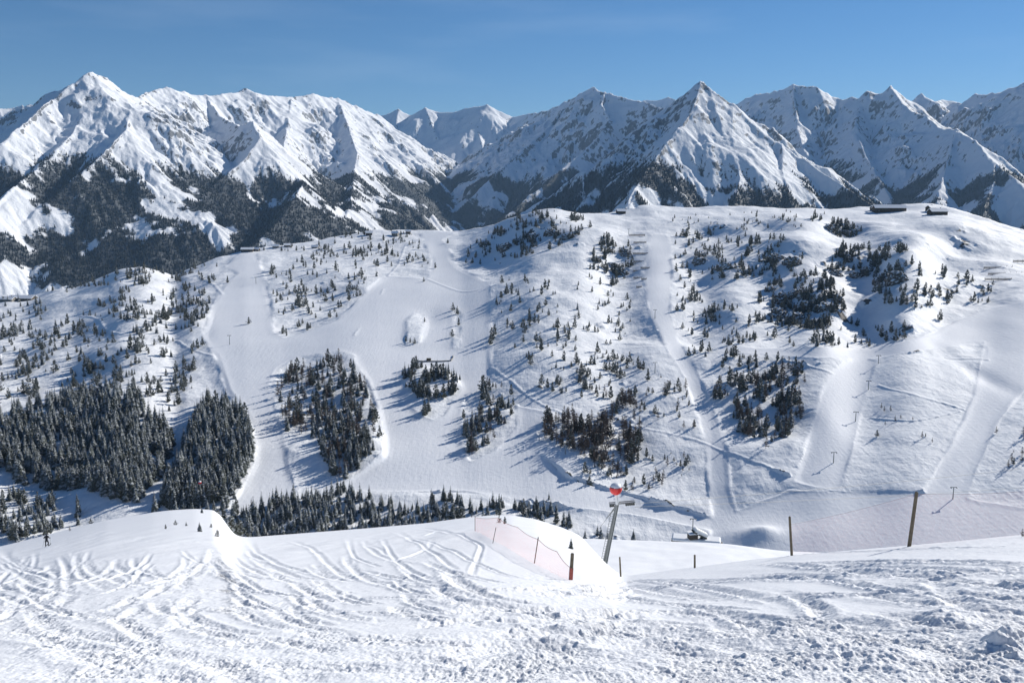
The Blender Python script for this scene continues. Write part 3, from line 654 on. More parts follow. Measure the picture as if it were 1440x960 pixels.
# (label part, outline, how many, {kind: share}, (heights), clumping, may stand on groomed snow)
PATCH = [
 ('along the left end of the ridge', [(60,405),(160,380),(250,376),(300,362),(305,372),(240,394),(100,416)], 75, {P_:.6,S:.4}, (6,11), .2, 0),
 ('in the dense dark forest block at the lower left', [(-40,585),(40,572),(75,560),(130,548),(185,556),(228,590),(242,615),(236,645),(215,690),(190,712),(120,694),(60,670),(-40,652)], 900, {S:.93,P_:.07}, (11.5,17), 0, 0),
 ('in the wedge of forest beside the curving west run', [(282,560),(300,556),(325,566),(345,590),(357,622),(355,652),(338,690),(315,712),(270,718),(225,716),(240,672),(252,630),(268,596)], 430, {S:.94,P_:.06}, (11,16), 0, 0),
 ('in the lower left corner behind the snow slope', [(-30,690),(20,690),(60,700),(115,712),(112,735),(40,765),(-30,775)], 110, {S:.8,P_:.2}, (7,10), .2, 0),
 ('at the forest foot behind the small snow mound', [(205,712),(330,702),(345,725),(345,760),(310,745),(215,725)], 60, {S:.7,P_:.3}, (8,12), 0, 1),
 ('in the dark tree band along the valley run', [(335,725),(380,708),(440,694),(480,690),(520,702),(565,715),(610,725),(600,755),(500,760),(400,762),(340,760)], 330, {S:1.}, (8,12), 0, 1),
 ('in the sparse tree band behind the middle of the slope', [(565,712),(625,702),(700,712),(790,715),(815,735),(800,765),(700,760),(600,752)], 120, {S:.8,P_:.2}, (7,10.5), .3, 1),
 ('below the lift run behind the snow shelf', [(820,735),(840,742),(900,752),(905,772),(820,765)], 14, {S:1.}, (5,8), 0, 1),
 ('in the mixed wood between the two groomed runs', [(392,535),(420,512),(470,500),(500,520),(525,575),(535,625),(505,640),(470,640),(440,625),(400,605),(390,570)], 230, {S:.38,P_:.2,L_:.42}, (9.5,14), 0, 0),
 ('in the tip of wood below the mixed wood', [(448,628),(530,630),(520,655),(478,680),(462,664)], 95, {S:.5,P_:.2,L_:.3}, (8,12), 0, 0),
 ('in the tree island in the middle of the runs', [(566,530),(585,518),(605,525),(648,532),(640,555),(612,570),(596,592),(578,572)], 75, {S:.55,P_:.45}, (9,13), .1, 1),
 ('in the thin wood right of the tree island', [(652,565),(690,545),(722,552),(722,590),(690,622),(660,645),(648,610)], 85, {S:.35,P_:.3,L_:.35}, (8,12), .2, 1),
 ('in the brown larch wood below the bumpy slope', [(765,590),(800,578),(840,590),(880,560),(900,575),(905,610),(890,650),(860,665),(800,640),(765,615)], 230, {P_:.14,L_:.86}, (9,13), .05, 0),
 ('on the slope left of the lift run', [(810,520),(880,500),(950,530),(972,560),(980,610),(940,600),(880,560),(820,560)], 62, {P_:.6,L_:.4}, (6,10.5), .3, 0),
 ('scattered below the cat track', [(800,640),(870,650),(930,620),(985,650),(940,690),(880,690),(820,670)], 44, {P_:.5,L_:.5}, (4,8), .3, 0),
 ('in the wood right of the lift run', [(995,545),(1040,530),(1085,510),(1130,525),(1138,570),(1115,605),(1080,640),(1055,615),(1010,575)], 190, {S:.22,P_:.36,L_:.42}, (8.5,13.5), .1, 0),
 ('high on the broad slope at the left', [(-30,480),(60,465),(120,440),(180,400),(250,385),(305,372),(305,410),(290,450),(280,490),(268,560),(230,575),(160,545),(80,555),(-30,575)], 400, {P_:.75,S:.25}, (7,11), .55, 0),
 ('in the frosted wood at the left edge', [(-40,425),(20,420),(60,430),(70,445),(30,475),(-40,490)], 90, {S:.8,P_:.2}, (8,12), 0, 0),
 ('in the rows of trees above the west run', [(175,440),(250,415),(290,425),(285,460),(230,478),(175,470)], 70, {S:.7,P_:.3}, (7,11), .3, 0),
 ('on the slope between the west and centre runs', [(368,385),(450,350),(530,340),(560,350),(545,395),(510,440),(475,455),(430,475),(395,480),(385,430)], 150, {P_:.85,S:.15}, (6.5,11), .5, 0),
 ('along the flat hilltop behind the centre run', [(340,352),(420,342),(520,326),(600,322),(645,330),(625,350),(600,375),(540,372),(480,350),(400,358)], 110, {P_:.7,S:.3}, (5,9), .3, 0),
 ('on the dark rocky knob at the top of the centre run', [(660,350),(690,325),(730,306),(770,297),(815,302),(830,320),(790,345),(740,362),(690,372),(655,366)], 150, {P_:.9,S:.1}, (5.5,9.5), .35, 0),
 ('on the shaded spur beside the snow fences', [(835,345),(855,328),(880,332),(890,360),(888,395),(850,400),(825,385)], 60, {P_:1.}, (6,10.5), .25, 0),
 ('scattered over the bumpy slope in the middle', [(690,395),(760,385),(840,400),(895,420),(900,480),(880,520),(820,560),(770,560),(720,500),(690,470)], 150, {P_:.85,S:.15}, (4.5,10), .4, 0),
 ('along the top plateau at the right', [(945,305),(1000,296),(1100,298),(1190,302),(1190,318),(1080,325),(1000,330),(950,335)], 60, {P_:1.}, (4,7.5), .5, 0),
 ('on the upper shaded crags at the right', [(960,330),(1040,325),(1110,345),(1130,360),(1120,385),(1050,392),(990,395),(955,370)], 105, {P_:1.}, (6,10.5), .5, 0),
 ('on the dark crag under the plateau edge', [(1140,310),(1175,305),(1210,318),(1215,335),(1170,335),(1145,325)], 34, {P_:1.}, (6.5,11), .1, 0),
 ('in the tree belt on the long shaded crag', [(1155,365),(1200,352),(1270,352),(1285,372),(1260,400),(1200,395),(1160,385)], 85, {P_:1.}, (6.5,11), .25, 0),
 ('on the big broken crag at the right', [(1065,420),(1090,395),(1150,390),(1185,415),(1190,450),(1150,470),(1105,462),(1070,445)], 120, {P_:.95,L_:.05}, (6.5,11), .2, 0),
 ('on the small crags below the wind scoop', [(1240,385),(1320,375),(1400,400),(1395,430),(1330,425),(1260,440),(1225,420)], 55, {P_:1.}, (6,10), .45, 0),
 ('scattered at the foot of the shaded crags', [(950,420),(1060,440),(1200,455),(1310,450),(1250,485),(1130,500),(1040,520),(985,500),(950,460)], 90, {P_:.9,S:.1}, (5,10), .45, 0),
 ('in the row right of the lift run top', [(948,340),(975,380),(990,430),(975,440),(950,420)], 22, {P_:1.}, (6,10), .3, 0),
 ('as brush on the east slope', [(1225,575),(1240,570),(1335,600),(1330,625),(1300,632),(1230,612)], 10, {L_:.9,P_:.1}, (4,7), 0, 1),
 ('at the right edge beside the east run', [(1400,610),(1480,590),(1500,680),(1420,690)], 22, {L_:.7,P_:.3}, (4,8), .3, 1),
]
ONE = [(P_,350,455,8),(P_,597,452,5),(P_,571,482,6),(P_,577,483,5),(P_,583,484,6),(P_,637,437,9),(P_,643,442,9),(P_,645,458,8),(P_,636,474,8),(P_,692,478,13),(P_,696,470,11),(P_,690,485,10),(P_,757,452,7),(P_,731,426,8),(P_,718,437,7),(P_,770,545,8),(P_,777,550,8),(S,772,700,5),(P_,829,680,7),(S,992,505,6),(P_,1016,518,9),(P_,1052,512,8),(P_,1022,498,6),(P_,1119,512,8),(P_,976,500,7),(P_,968,502,8),(P_,1322,448,11),(P_,1240,472,12),(P_,1246,476,10),(P_,612,376,8),(P_,596,396,6),(P_,320,396,9),(P_,285,486,9),(P_,270,494,8),(P_,1233,615,5)]
TREES = []       # kind, point, height, patch label, px height
for lab, poly, n, shares, hh, clump, onrun in PATCH:
    n = int(n * (1.35 if clump else 1)); cr_ = 'crag' in lab or 'knob' in lab or 'spur' in lab
    if cr_: n = int(n * 1.35); hh = (hh[0] * 1.08, hh[1] * 1.12)
    A = np.array(poly, float); got = 0; tries = 0; ks = list(shares); ps = np.array([shares[k] for k in ks]); ps = ps / ps.sum()
    while got < n and tries < 40:
        tries += 1; m = n * 3
        x = rng.uniform(A[:, 0].min(), A[:, 0].max(), m); y = rng.uniform(A[:, 1].min(), A[:, 1].max(), m)
        ok = inpoly(x, y, poly)
        if clump: ok &= fbm(x / 26, y / 12, 2, 700) > clump * rng.uniform(-.6, 1.2, m)
        if not onrun: ok &= (hval(wide, x, y) < .25) & (hval(hroad, x, y) < .3)
        ok &= (y > np.interp(x, hpx, hyc) + 1)
        x, y = x[ok][:n - got], y[ok][:n - got]; got += len(x)
        if not len(x): continue
        P = hill(x, y); kk = rng.choice(len(ks), len(x), p=ps)
        dense_ = onrun == 0 and clump == 0
        hs_ = rng.uniform(hh[0], hh[1], len(x)) * (np.where(rng.random(len(x)) < .2, .75, 1) if dense_ else np.clip(rng.lognormal(-.24, .36, len(x)), .25, 1.15))
        for q in range(len(x)): TREES.append((ks[kk[q]], P[q], hs_[q], lab, x[q]))
for kd, x, y, h in ONE: TREES.append((kd, hill(x, y)[0], h, 'standing almost alone on open snow among the runs', x))
WORD = {S: ('narrow frosted spruce', 'spruces'), P_: ('dark bushy stone pine', 'stone pines'), L_: ('bare brown winter larch', 'larches')}
for kd in (S, P_, L_):
    lst = [t for t in TREES if t[0] == kd]
    vis = sorted([t for t in lst if 2 < t[4] < 1438], key=lambda t: -t[2] / t[1][1]); rest = [t for t in lst if not 2 < t[4] < 1438]
    one, many = vis[:300], vis[300:] + rest
    H0, mats, vs = KIND[kd]
    for q, (k_, p, h, lab, x) in enumerate(one):
        v = vs[q % len(vs)]; s = h / H0
        o = link(kd, v[3], None, label=WORD[kd][0] + ' ' + lab, category='tree', group=WORD[kd][1] + ' ' + lab)
        o.location = p; o.scale = (s * random.uniform(.85, 1.15), s * random.uniform(.85, 1.15), s); o.rotation_euler = (0, 0, random.random() * 6.28)
        link('crown', v[2], o)
    if many:
        allm = list(mats) + [M_BAR]; VV = []; FF = []; MM = []; off = 0
        for q, (k_, p, h, lab, x) in enumerate(many):
            (cv, cf, cm), (tv, tf), _, _ = vs[q % len(vs)]; s = h / H0; a = random.random() * 6.28; ca, sa = math.cos(a) * s, math.sin(a) * s
            for vv, ff, mm in ((cv, cf, cm), (tv, tf, np.full(len(tf), len(mats)))):
                VV.append(np.stack([vv[:, 0] * ca - vv[:, 1] * sa + p[0], vv[:, 0] * sa + vv[:, 1] * ca + p[1], vv[:, 2] * s + p[2]], -1)); FF.append(ff + off); MM.append(mm); off += len(vv)
        nm = {S: 'spruce_wood', P_: 'pine_wood', L_: 'larch_wood'}[kd]
        link(nm, mesh_np(nm, np.concatenate(VV), np.concatenate(FF), allm, smooth=False, mi=np.concatenate(MM)), kind='stuff', label='many more ' + WORD[kd][1] + ' scattered over the snowy hillside', category='forest')
    print(kd, len(lst), len(one))
# ---------------------------------------------------------------- things people put there
M_WOOD = plain('weathered_post_wood', (.15, .125, .085), .85, 0, .3, 8)
M_RED = plain('red_paint', (.27, .06, .04), .5, 0, .1)
M_GALV = plain('galvanised_steel', (.22, .235, .235), .45, .5, .15, 4)
M_DARK = plain('dark_metal', (.05, .055, .05), .5, .3)
M_WHITE = plain('white_paint', (.78, .79, .78), .5, 0, .05)
M_TIMB = plain('dark_timber', (.075, .06, .045), .85, 0, .3, 2)
M_STONE = plain('grey_render', (.22, .21, .19), .9, 0, .2, 1)
M_ROOF = plain('snow_on_roof', (.82, .84, .87), .7, 0, .03)
M_GLASS = plain('dark_window_glass', (.03, .035, .045), .15)
M_ROPE = plain('net_rope', (.32, .10, .09), .8)

def net_material(name, dens, col):
    k = N(name); tc = k.n.new('ShaderNodeTexCoord').outputs['UV']; sp = k.n.new('ShaderNodeSeparateXYZ'); k.l.new(tc, sp.inputs[0])
    fs = []
    for ax in (0, 1):
        f = k.math('FRACT', sp.outputs[ax]); fs.append(k.math('LESS_THAN', f, dens))
    m = k.math('MAXIMUM', fs[0], fs[1])
    tl = k.n.new('ShaderNodeBsdfTranslucent'); tl.inputs[0].default_value = (*col, 1); k.color(col); tr = k.n.new('ShaderNodeBsdfTransparent')
    ms = k.n.new('ShaderNodeMixShader'); ms.inputs[0].default_value = .6; k.l.new(k.b.outputs[0], ms.inputs[1]); k.l.new(tl.outputs[0], ms.inputs[2]); mx = k.n.new('ShaderNodeMixShader')
    k.l.new(m, mx.inputs[0]); k.l.new(tr.outputs[0], mx.inputs[1]); k.l.new(ms.outputs[0], mx.inputs[2])
    k.l.new(mx.outputs[0], k.n['Material Output'].inputs[0]); return k.m
M_NET = net_material('red_safety_netting', .07, (.75, .22, .2))
M_NET2 = net_material('pale_red_safety_netting', .022, (.85, .36, .33))
def net_strip(name, lo, hi, mat, parent, mesh=.06, sub=10):
    """knotted netting hung between a bottom and a top line (origin of PARENT removed)"""
    lo = np.array(lo); hi = np.array(hi); n = len(lo); V = []; UV = []; d = 0
    L = [np.array([lo[0], hi[0]])]; pts = []
    for i in range(n - 1):
        for q in range(sub):
            f = q / sub; sag = .10 * math.sin(math.pi * f); t = hi[i] * (1 - f) + hi[i + 1] * f; t = t - np.array([0, 0, sag]); pts.append((lo[i] * (1 - f) + lo[i + 1] * f, t))
    pts.append((lo[-1], hi[-1])); prev = None
    for b, t in pts:
        if prev is not None: d += np.linalg.norm(t - prev)
        prev = t; h = np.linalg.norm(t - b); V += [b, t]; UV += [(d / mesh, 0), (d / mesh, h / mesh)]
    F_ = [(2 * i, 2 * i + 2, 2 * i + 3, 2 * i + 1) for i in range(len(pts) - 1)]
    o0 = np.array(parent.location) if parent else 0
    m = mesh_np(name, np.array(V) - o0, np.array(F_), mat, smooth=False)
    uv = m.uv_layers.new(name='UVMap'); li = np.array(F_).ravel(); uv.data.foreach_set('uv', np.array(UV, np.float32)[li].ravel())
    link(name, m, parent)
    return [p[1] for p in pts], [p[0] for p in pts]

def fence_post(px0, y0, px1, y1, D, r, label, paint=False):
    b = world(px0, y0, D); t = world(px1, y1, D)
    o = root('fence_post', b, label, 'post', 'wooden posts along the slope edge')
    d = Vector(t - b)
    m = MB(); n = 9; m.tube(-d.normalized() * .7, d, r, r * .86, n)
    shaft = m.build('shaft', M_WOOD, o, bevel=0)
    if paint: MB().tube(d * .02, d * .48, r * 1.06, r * 1.03, 9).build('paint_band', M_RED, o)
    MB().tube(d * .985, d * 1.012, r * .9, r * .55, 9).build('post_cap', M_TIMB, o)
    return b, t
gY = lambda x, y: float(ground(x, y)[0][1])
fence_post(802.5, 817, 805, 778, gY(803, 815) , .085, 'short wooden post with red lower half at the end of the pink net', True)
fence_post(873, 812, 871.5, 783, 80, .09, 'plain dark wooden post close below the lift pylon')
fence_post(977, 800, 977, 780, 61, .08, 'shortest dark post, only its top showing over the snow edge')
B3, T3 = fence_post(1113.5, 781, 1110.5, 726.5, gY(1113, 780.5), .085, 'upright greenish wooden post in front of the flat valley run')
B4, T4 = fence_post(1278.5, 768, 1289, 692, gY(1279, 768), .10, 'tallest wooden post, leaning to the right beside the wide net')

# wide net at the right
o = root('safety_net', tuple(B3), 'wide faint pink safety net stretched along the right slope edge', 'safety net')
B5 = world(1470, 752, 40.); T5 = world(1470, 688, 40.)
lo = [B3 + (0, .1, .05), B4 + (0, .1, .05), B5]; hi = [B3 + (T3 - B3) * .80, B4 + (T4 - B4) * .97, T5]
tp, bt = net_strip('netting', lo, hi, M_NET2, o)
MB().path([Vector(p - B3) for p in tp], .004, 5).build('top_rope', M_ROPE, o)
# net on the knoll
lopx = [(668, 746), (690, 757), (718, 773), (750, 791), (780, 806), (803, 816)]; hipx = [(668, 727), (700, 727.5), (728, 741), (757, 758), (783, 775), (804, 799)]
lo = [ground(x, y)[0] for x, y in lopx]; hi = []
for (x, y), b in zip(hipx, lo): hi.append(world(x, y, b[1]))
o = root('safety_net', tuple(lo[0]), 'narrow pink safety net running down the smooth snow knoll', 'safety net')
tp, bt = net_strip('netting', lo, hi, M_NET, o, .05)
MB().path([Vector(p - lo[0]) for p in tp], .012, 5).build('top_rope', M_ROPE, o)
for i in (0, 3):
    MB().tube(Vector(lo[i] - lo[0]) - Vector((0, 0, .4)), Vector(hi[i] - lo[0]) + Vector((0, 0, .12)), .025, n=6).build('stake', M_TIMB, o)
b = ground(693, 763)[0]; t = world(697.5, 741, b[1])
o = root('slalom_stake', tuple(b), 'thin dark stake leaning in front of the pink net', 'stake')
d = Vector(t - b); MB().tube(-d * .2, d, .022, .02, 6).build('rod', M_DARK, o)
MB().tube(d * .86, d * .9, .03, .03, 6).build('collar', M_RED, o)

# lift pylon with marker ball
Dp = 112.
b = world(849.5, 797, Dp); t = world(868, 709, Dp); bp = Vector(b)
o = root('lift_pylon', tuple(b), 'leaning grey lift pylon with red and white marker ball', 'lift pylon')
rel = lambda x, y, dd=0.: Vector(world(x, y, Dp + dd)) - bp
top = rel(868, 709)
MB().tube(-top * .08, top, .36, .24, 14).build('mast', M_GALV, o, smooth=False)
ax = (rel(892, 707, -1.2) - rel(858, 708, .6)).normalized()
m = MB(); c0 = rel(857, 709, .5); c1 = rel(893, 706, -1.2); m.tube(c0, c1, .10, n=6); m.tube(c0 + Vector((0, .5, .05)), c1 + Vector((0, .5, .05)), .07, n=6); m.build('cross_arm', M_GALV, o)
for f0, f1 in ((.0, .2), (.62, .98)):
    m = MB(); p0 = c0.lerp(c1, f0) + Vector((0, -.2, -.16)); p1 = c0.lerp(c1, f1) + Vector((0, -.2, -.16))
    m.tube(p0, p1, .05, n=6)
    sb = m.build('sheave_beam', M_DARK, o)
    nn = 5 if f1 > .5 else 3
    for q in range(nn):
        p = p0.lerp(p1, (q + .5) / nn); MB().tube(p + Vector((0, -.1, .0)), p + Vector((0, .1, .0)), .13, n=12).build('sheave_wheel', M_DARK, sb)
m = MB(); 
for s in (-.2, .2): m.tube(rel(846 , 795, -.3) + Vector((s, 0, 0)), rel(861, 722, -.3) + Vector((s, 0, 0)), .03, n=5)
for q in range(22):
    p = rel(846, 795, -.3).lerp(rel(861, 722, -.3), q / 21); m.tube(p - Vector((.2, 0, 0)), p + Vector((.2, 0, 0)), .022, n=5)
m.build('ladder', M_GALV, o)
g0 = rel(866, 711); g1 = rel(836, 752, 6)
m = MB(); m.tube(g0, g0.lerp(g1, .42), .07, n=6); m.tube(g0 + Vector((.1, .2, -.25)), g0.lerp(g1, .40), .05, n=6); m.tube(g0.lerp(g1, .42), g1, .025, n=5); m.build('stay_rod', M_GALV, o)
bc = rel(866, 687)
pr = rel(868, 709); MB().tube(pr, bc, .24, .2, 10).build('ball_support', M_WHITE, o)
def ball(parent, c, r):
    bm = bmesh.new(); bmesh.ops.create_uvsphere(bm, u_segments=28, v_segments=20, radius=r, matrix=Matrix.Translation(c))
    m_ = bpy.data.meshes.new('marker_ball'); bm.to_mesh(m_); bm.free()
    k = bpy.data.materials.get('marker_ball_paint')
    if k is None:
        kk = N('marker_ball_paint'); tc = kk.n.new('ShaderNodeTexCoord').outputs['Generated']; sp = kk.n.new('ShaderNodeSeparateXYZ'); kk.l.new(tc, sp.inputs[0])
        wv = kk.noise(9., 2, .5, tc)
        red = kk.math('LESS_THAN', sp.outputs[2], .66); band = kk.math('MULTIPLY', kk.math('LESS_THAN', sp.outputs[2], .70), kk.math('GREATER_THAN', sp.outputs[2], .63))
        band = kk.math('MULTIPLY', band, kk.math('GREATER_THAN', wv, .47))
        kk.color(kk.mix(band, kk.mix(red, (.70, .73, .78), (.68, .035, .03)), (.12, .02, .03))); kk.rough(.4); k = kk.m
    m_.materials.append(k); m_.polygons.foreach_set('use_smooth', [True] * len(m_.polygons)); link('marker_ball', m_, parent)
ball(o, bc, .83)
# the two ropes of that lift
for dz_, y1 in ((0, 655), (-.25, 688)):
    a = Vector(world(892, 707, Dp - 1.2)) + Vector((0, dz_ * 2, dz_ - .1)); e = Vector(world(1600, y1 - 18, 210.))
    pts = [a.lerp(e, q / 24) - Vector((0, 0, 4 * .9 * (q / 24) * (1 - q / 24))) for q in range(25)]
    cbl = MB().path(pts, .02, 5).build('lift_cable', M_DARK, None, label='thin steel lift rope crossing above the right valley run' if dz_ == 0 else 'lower thin lift rope running right from the pylon', category='cable')

# valley station
Ds = 452.
b = Vector(world(985, 764, Ds)); rel = lambda x, y, dd=0.: Vector(world(x, y, Ds + dd)) - b
o = root('lift_station', tuple(b), 'small chairlift valley station half buried in snow below the lift run', 'lift station')
L0 = rel(944, 762, 4); L1 = rel(1016, 765, -2)
m = MB(); dirv = (L1 - L0); ang = math.atan2(dirv.y, dirv.x); mid = (L0 + L1) / 2
m.box(mid, (dirv.length, 3.2, 2.6), ang); m.build('base_wall', M_STONE, o)
m = MB(); m.box(mid + Vector((0, 1.5, 2.0)), (dirv.length * .95, 8.5, 1.6), ang); m.build('snow_load', M_ROOF, o, bevel=.6)
c = rel(984, 750); T = Matrix.Translation(c) @ Matrix.Rotation(.55, 4, 'Y') @ Matrix.Rotation(.3, 4, 'Z')
MB().box((0, 0, .9), (9, 3.6, 2.0), 0, T).build('terminal_hood', M_WHITE, o, bevel=.5)
m = MB(); m.box((0, 0, -.4), (9.4, 3.0, .8), 0, T); m.box((2.5, 0, -1.9), (1.0, 1.2, 2.6), 0, T); m.box((-2.5, 0, -1.9), (1., 1.2, 2.6), 0, T); m.build('terminal_frame', M_DARK, o)
MB().box(rel(974, 753), (4.5, 4, 3.), .2).build('operator_cabin', M_TIMB, o)
MB().box(rel(974, 753) + Vector((0, 0, 1.8)), (5.4, 5, .6), .2).build('cabin_roof', M_ROOF, o)

# lift supports on the hillside: a post with a cross arm
def support(px, py, h, label, ball_=False, rz=0., group='lift supports on the hillside'):
    p = hill(px, py)[0]; o = root('lift_support', tuple(p), label, 'lift pylon', group, rz)
    MB().tube((0, 0, -.5), (0, 0, h), .32, .22, 8).build('mast', M_GALV, o)
    MB().box((0, 0, h), (3.6, .35, .35)).build('cross_arm', M_GALV, o)
    for s in (-1.6, 1.6): MB().box((s, 0, h - .3), (.25, 1.6, .3)).build('sheave_train', M_DARK, o)
    if ball_: ball(o, Vector((0, 0, h + 1.1)), 1.0)
for a in [(323, 484, 9, 'grey T-shaped lift support standing alone on the wide west run'), (283, 712, 13, 'lift support in the forest with an orange and white ball on top', True), (1235, 512, 7, 'uppermost lift support on the bumpy east slope below the run junction'),
          (1221, 548, 7, 'lift support halfway down the east slope left of the cat track'), (1203, 592, 7, 'lift support beside the crossing track on the lower east slope'), (1172, 650, 7, 'lowest lift support of the east slope line'),
          (1318, 300, 8, 'top lift support on the plateau between the two lodges'), (921, 447, 9, 'lift support left of the upper lift run'), (884, 331, 9, 'lift support at the top of the snow fences'), (921, 525, 9, 'lift support in open snow left of the lift run'), (974, 748, 8, 'lift support directly above the valley station'), (795, 640, 8, 'lift support at the lower end of the larch wood'), (360, 398, 8, 'lift support at the top edge of the west run'), (1340, 700, 7, 'lift support beside the lower east run')]: support(*a)

# buildings
def house(px, py, w, d, h, rz, label, name='chalet', wall=M_TIMB, nwin=4, ridge=.32, group=None, p=None, dz=0):
    p = hill(px, py)[0] if p is None else p
    o = root(name, (p[0], p[1], p[2] + dz), label, 'building', group, rz)
    bm = bmesh.new(); hw, hd = w / 2, d / 2; rh = h + d * ridge
    for x in (-hw, hw): [bm.verts.new((x, y, z)) for y, z in ((-hd, -3), (hd, -3), (hd, h), (0, rh), (-hd, h))]
    v = list(bm.verts); bm.faces.new(v[:5]); bm.faces.new(v[5:][::-1])
    for i in range(5):
        if i in (2, 3): continue
        j = (i + 1) % 5; bm.faces.new([v[i], v[5 + i], v[5 + j], v[j]])
    bmesh.ops.recalc_face_normals(bm, faces=bm.faces); m_ = bpy.data.meshes.new('wall'); bm.to_mesh(m_); bm.free(); m_.materials.append(wall); link('wall', m_, o)
    m = MB(); ov = .9; sl_ = math.atan2(d * ridge, hd); ln = (hd + ov) / math.cos(sl_)
    for s in (-1, 1):
        T = Matrix.Translation((0, s * (hd + ov) / 2, rh + .3 - math.tan(sl_) * (hd + ov) / 2)) @ Matrix.Rotation(-s * sl_, 4, 'X'); m.box((0, 0, 0), (w + 2 * ov, ln, .5), 0, T)
    rf = m.build('roof', M_ROOF, o)
    MB().box((w * .22, d * .12, rh + .4), (1., 1., 2.2)).build('chimney', M_STONE, rf)
    for q in range(nwin):
        x = -hw + w * (q + .7) / (nwin + .4); wi = MB().box((x, -hd - .03, h * .6), (w / nwin * .45, .12, h * .28)).build('window', M_GLASS, o)
    MB().box((-hw + w * .12 / 1.0, -hd - .04, h * .18), (1.4, .14, h * .36)).build('door', M_STONE, o)
    return o
house(1250, 299, 46, 15, 5.5, -.05, 'long dark mountain lodge on the plateau edge at the upper right', 'mountain_lodge', M_TIMB, 9, .28)
house(1318, 301, 24, 13, 5, .1, 'smaller dark lodge right of the long lodge on the plateau', 'mountain_lodge', M_TIMB, 5, .3)
house(1309, 297, 12, 10, 6.5, .4, 'small dark hut tucked behind the smaller lodge', 'mountain_hut', M_TIMB, 2)
house(1231, 297, 13, 10, 4, .2, 'low dark hut at the left end of the long lodge', 'mountain_hut', M_TIMB, 2)
house(873, 300, 13, 9, 4, .2, 'lone dark hut on the crest left of the lift run top', 'mountain_hut', M_TIMB, 2)
house(348, 353, 17, 9, 3, .15, 'largest chalet at the left end of the hilltop hamlet', 'chalet', M_TIMB, 5, .25)
house(361, 352, 8, 7, 2.5, -.1, 'small chalet touching the largest one on the hilltop', 'chalet', M_TIMB, 3)
house(388, 350, 9, 7, 2.5, .1, 'low chalet with thick snow roof on the hilltop rim', 'chalet', M_STONE, 3)
house(404, 349, 9, 7, 2.5, .3, 'timber chalet behind the row of pines on the hilltop', 'chalet', M_TIMB, 3)
house(443, 349, 9, 7, 2, 0, 'half buried chalet alone on the hilltop meadow', 'chalet', M_TIMB, 3)
house(519, 332, 10, 8, 3.5, .2, 'dark chalet at the upper left of the hilltop wood', 'chalet', M_TIMB, 3)
house(556, 332, 10, 8, 4.5, -.2, 'pale walled chalet among pines behind the centre run', 'chalet', M_STONE, 3)
house(574, 328, 8, 7, 3.5, .1, 'small chalet right of the pale walled one in the pines', 'chalet', M_TIMB, 2)
house(32, 421, 34, 14, 4, -.1, 'long low snow roofed building at the far left edge', 'farm_building', M_TIMB, 6, .22)
house(12, 424, 18, 12, 3.5, -.1, 'low barn in front of the long building at the left edge', 'barn', M_STONE, 3, .22)

# snow fences: slatted screens on posts
def snow_fence(px, py, wpx, label, group, h=2.6):
    a = hill(px - wpx / 2, py)[0]; b_ = hill(px + wpx / 2, py)[0]; b_[1] = a[1] + .3 * (b_[1] - a[1])
    b_[2] = .5 * (a[2] + b_[2]); o = root('snow_fence', tuple(a), label, 'snow fence', group); d = Vector(b_ - a); L = d.length; ang = math.atan2(d.y, d.x); n = max(2, int(L / 6))
    m = MB()
    for q in range(4): m.box(d * .5 + Vector((0, 0, .45 + q * h / 4.2)), (L, .1, .42), ang)
    m.build('slat_screen', M_TIMB, o)
    for q in range(n + 1): MB().box(d * (q / n) + Vector((0, .15, .8)), (.22, .22, h + 2.2), ang).build('post', M_TIMB, o)
FN = [(896, 332, 22, 'topmost long'), (900, 343, 18, 'second from the top'), (901, 358, 22, 'third from the top'), (904, 368, 26, 'widest, fourth'), (908, 378, 14, 'short right'), (896, 381, 12, 'short left'), (897, 390, 12, 'small middle'), (906, 394, 8, 'tiny right'), (899, 404, 8, 'lowest tiny')]
for x, y, w_, t_ in FN: snow_fence(x, y, w_, t_ + ' snow fence of the ladder of fences left of the lift run', 'snow fences beside the lift run')
for x, y, w_, t_ in [(1402, 372, 36, 'upper'), (1412, 381, 44, 'middle'), (1405, 392, 40, 'lower'), (1440, 366, 30, 'far right')]: snow_fence(x, y, w_, t_ + ' dark snow fence in the shade at the right edge', 'snow fences at the right edge')

# low curved wall in the middle run
pts = [hill(x, y)[0] for x, y in [(583, 508), (595, 509.5), (608, 509), (622, 509), (634, 508), (637, 503), (637, 500)]]
o = root('retaining_wall', tuple(pts[0]), 'low dark curved wall in the snow in the middle of the runs', 'wall')
m = MB()
for a, b_ in zip(pts[:-1], pts[1:]):
    d = Vector(b_ - a); m.box(Vector(a - pts[0]) + d * .5 + Vector((0, 0, .2)), (d.length + .3, .6, 1.6), math.atan2(d.y, d.x))
m.build('wall_face', M_STONE, o)
MB().box(Vector(hill(603, 507)[0] - pts[0]) + Vector((0, 0, 1.1)), (4, 3, 1.8)).build('hut', M_TIMB, o)

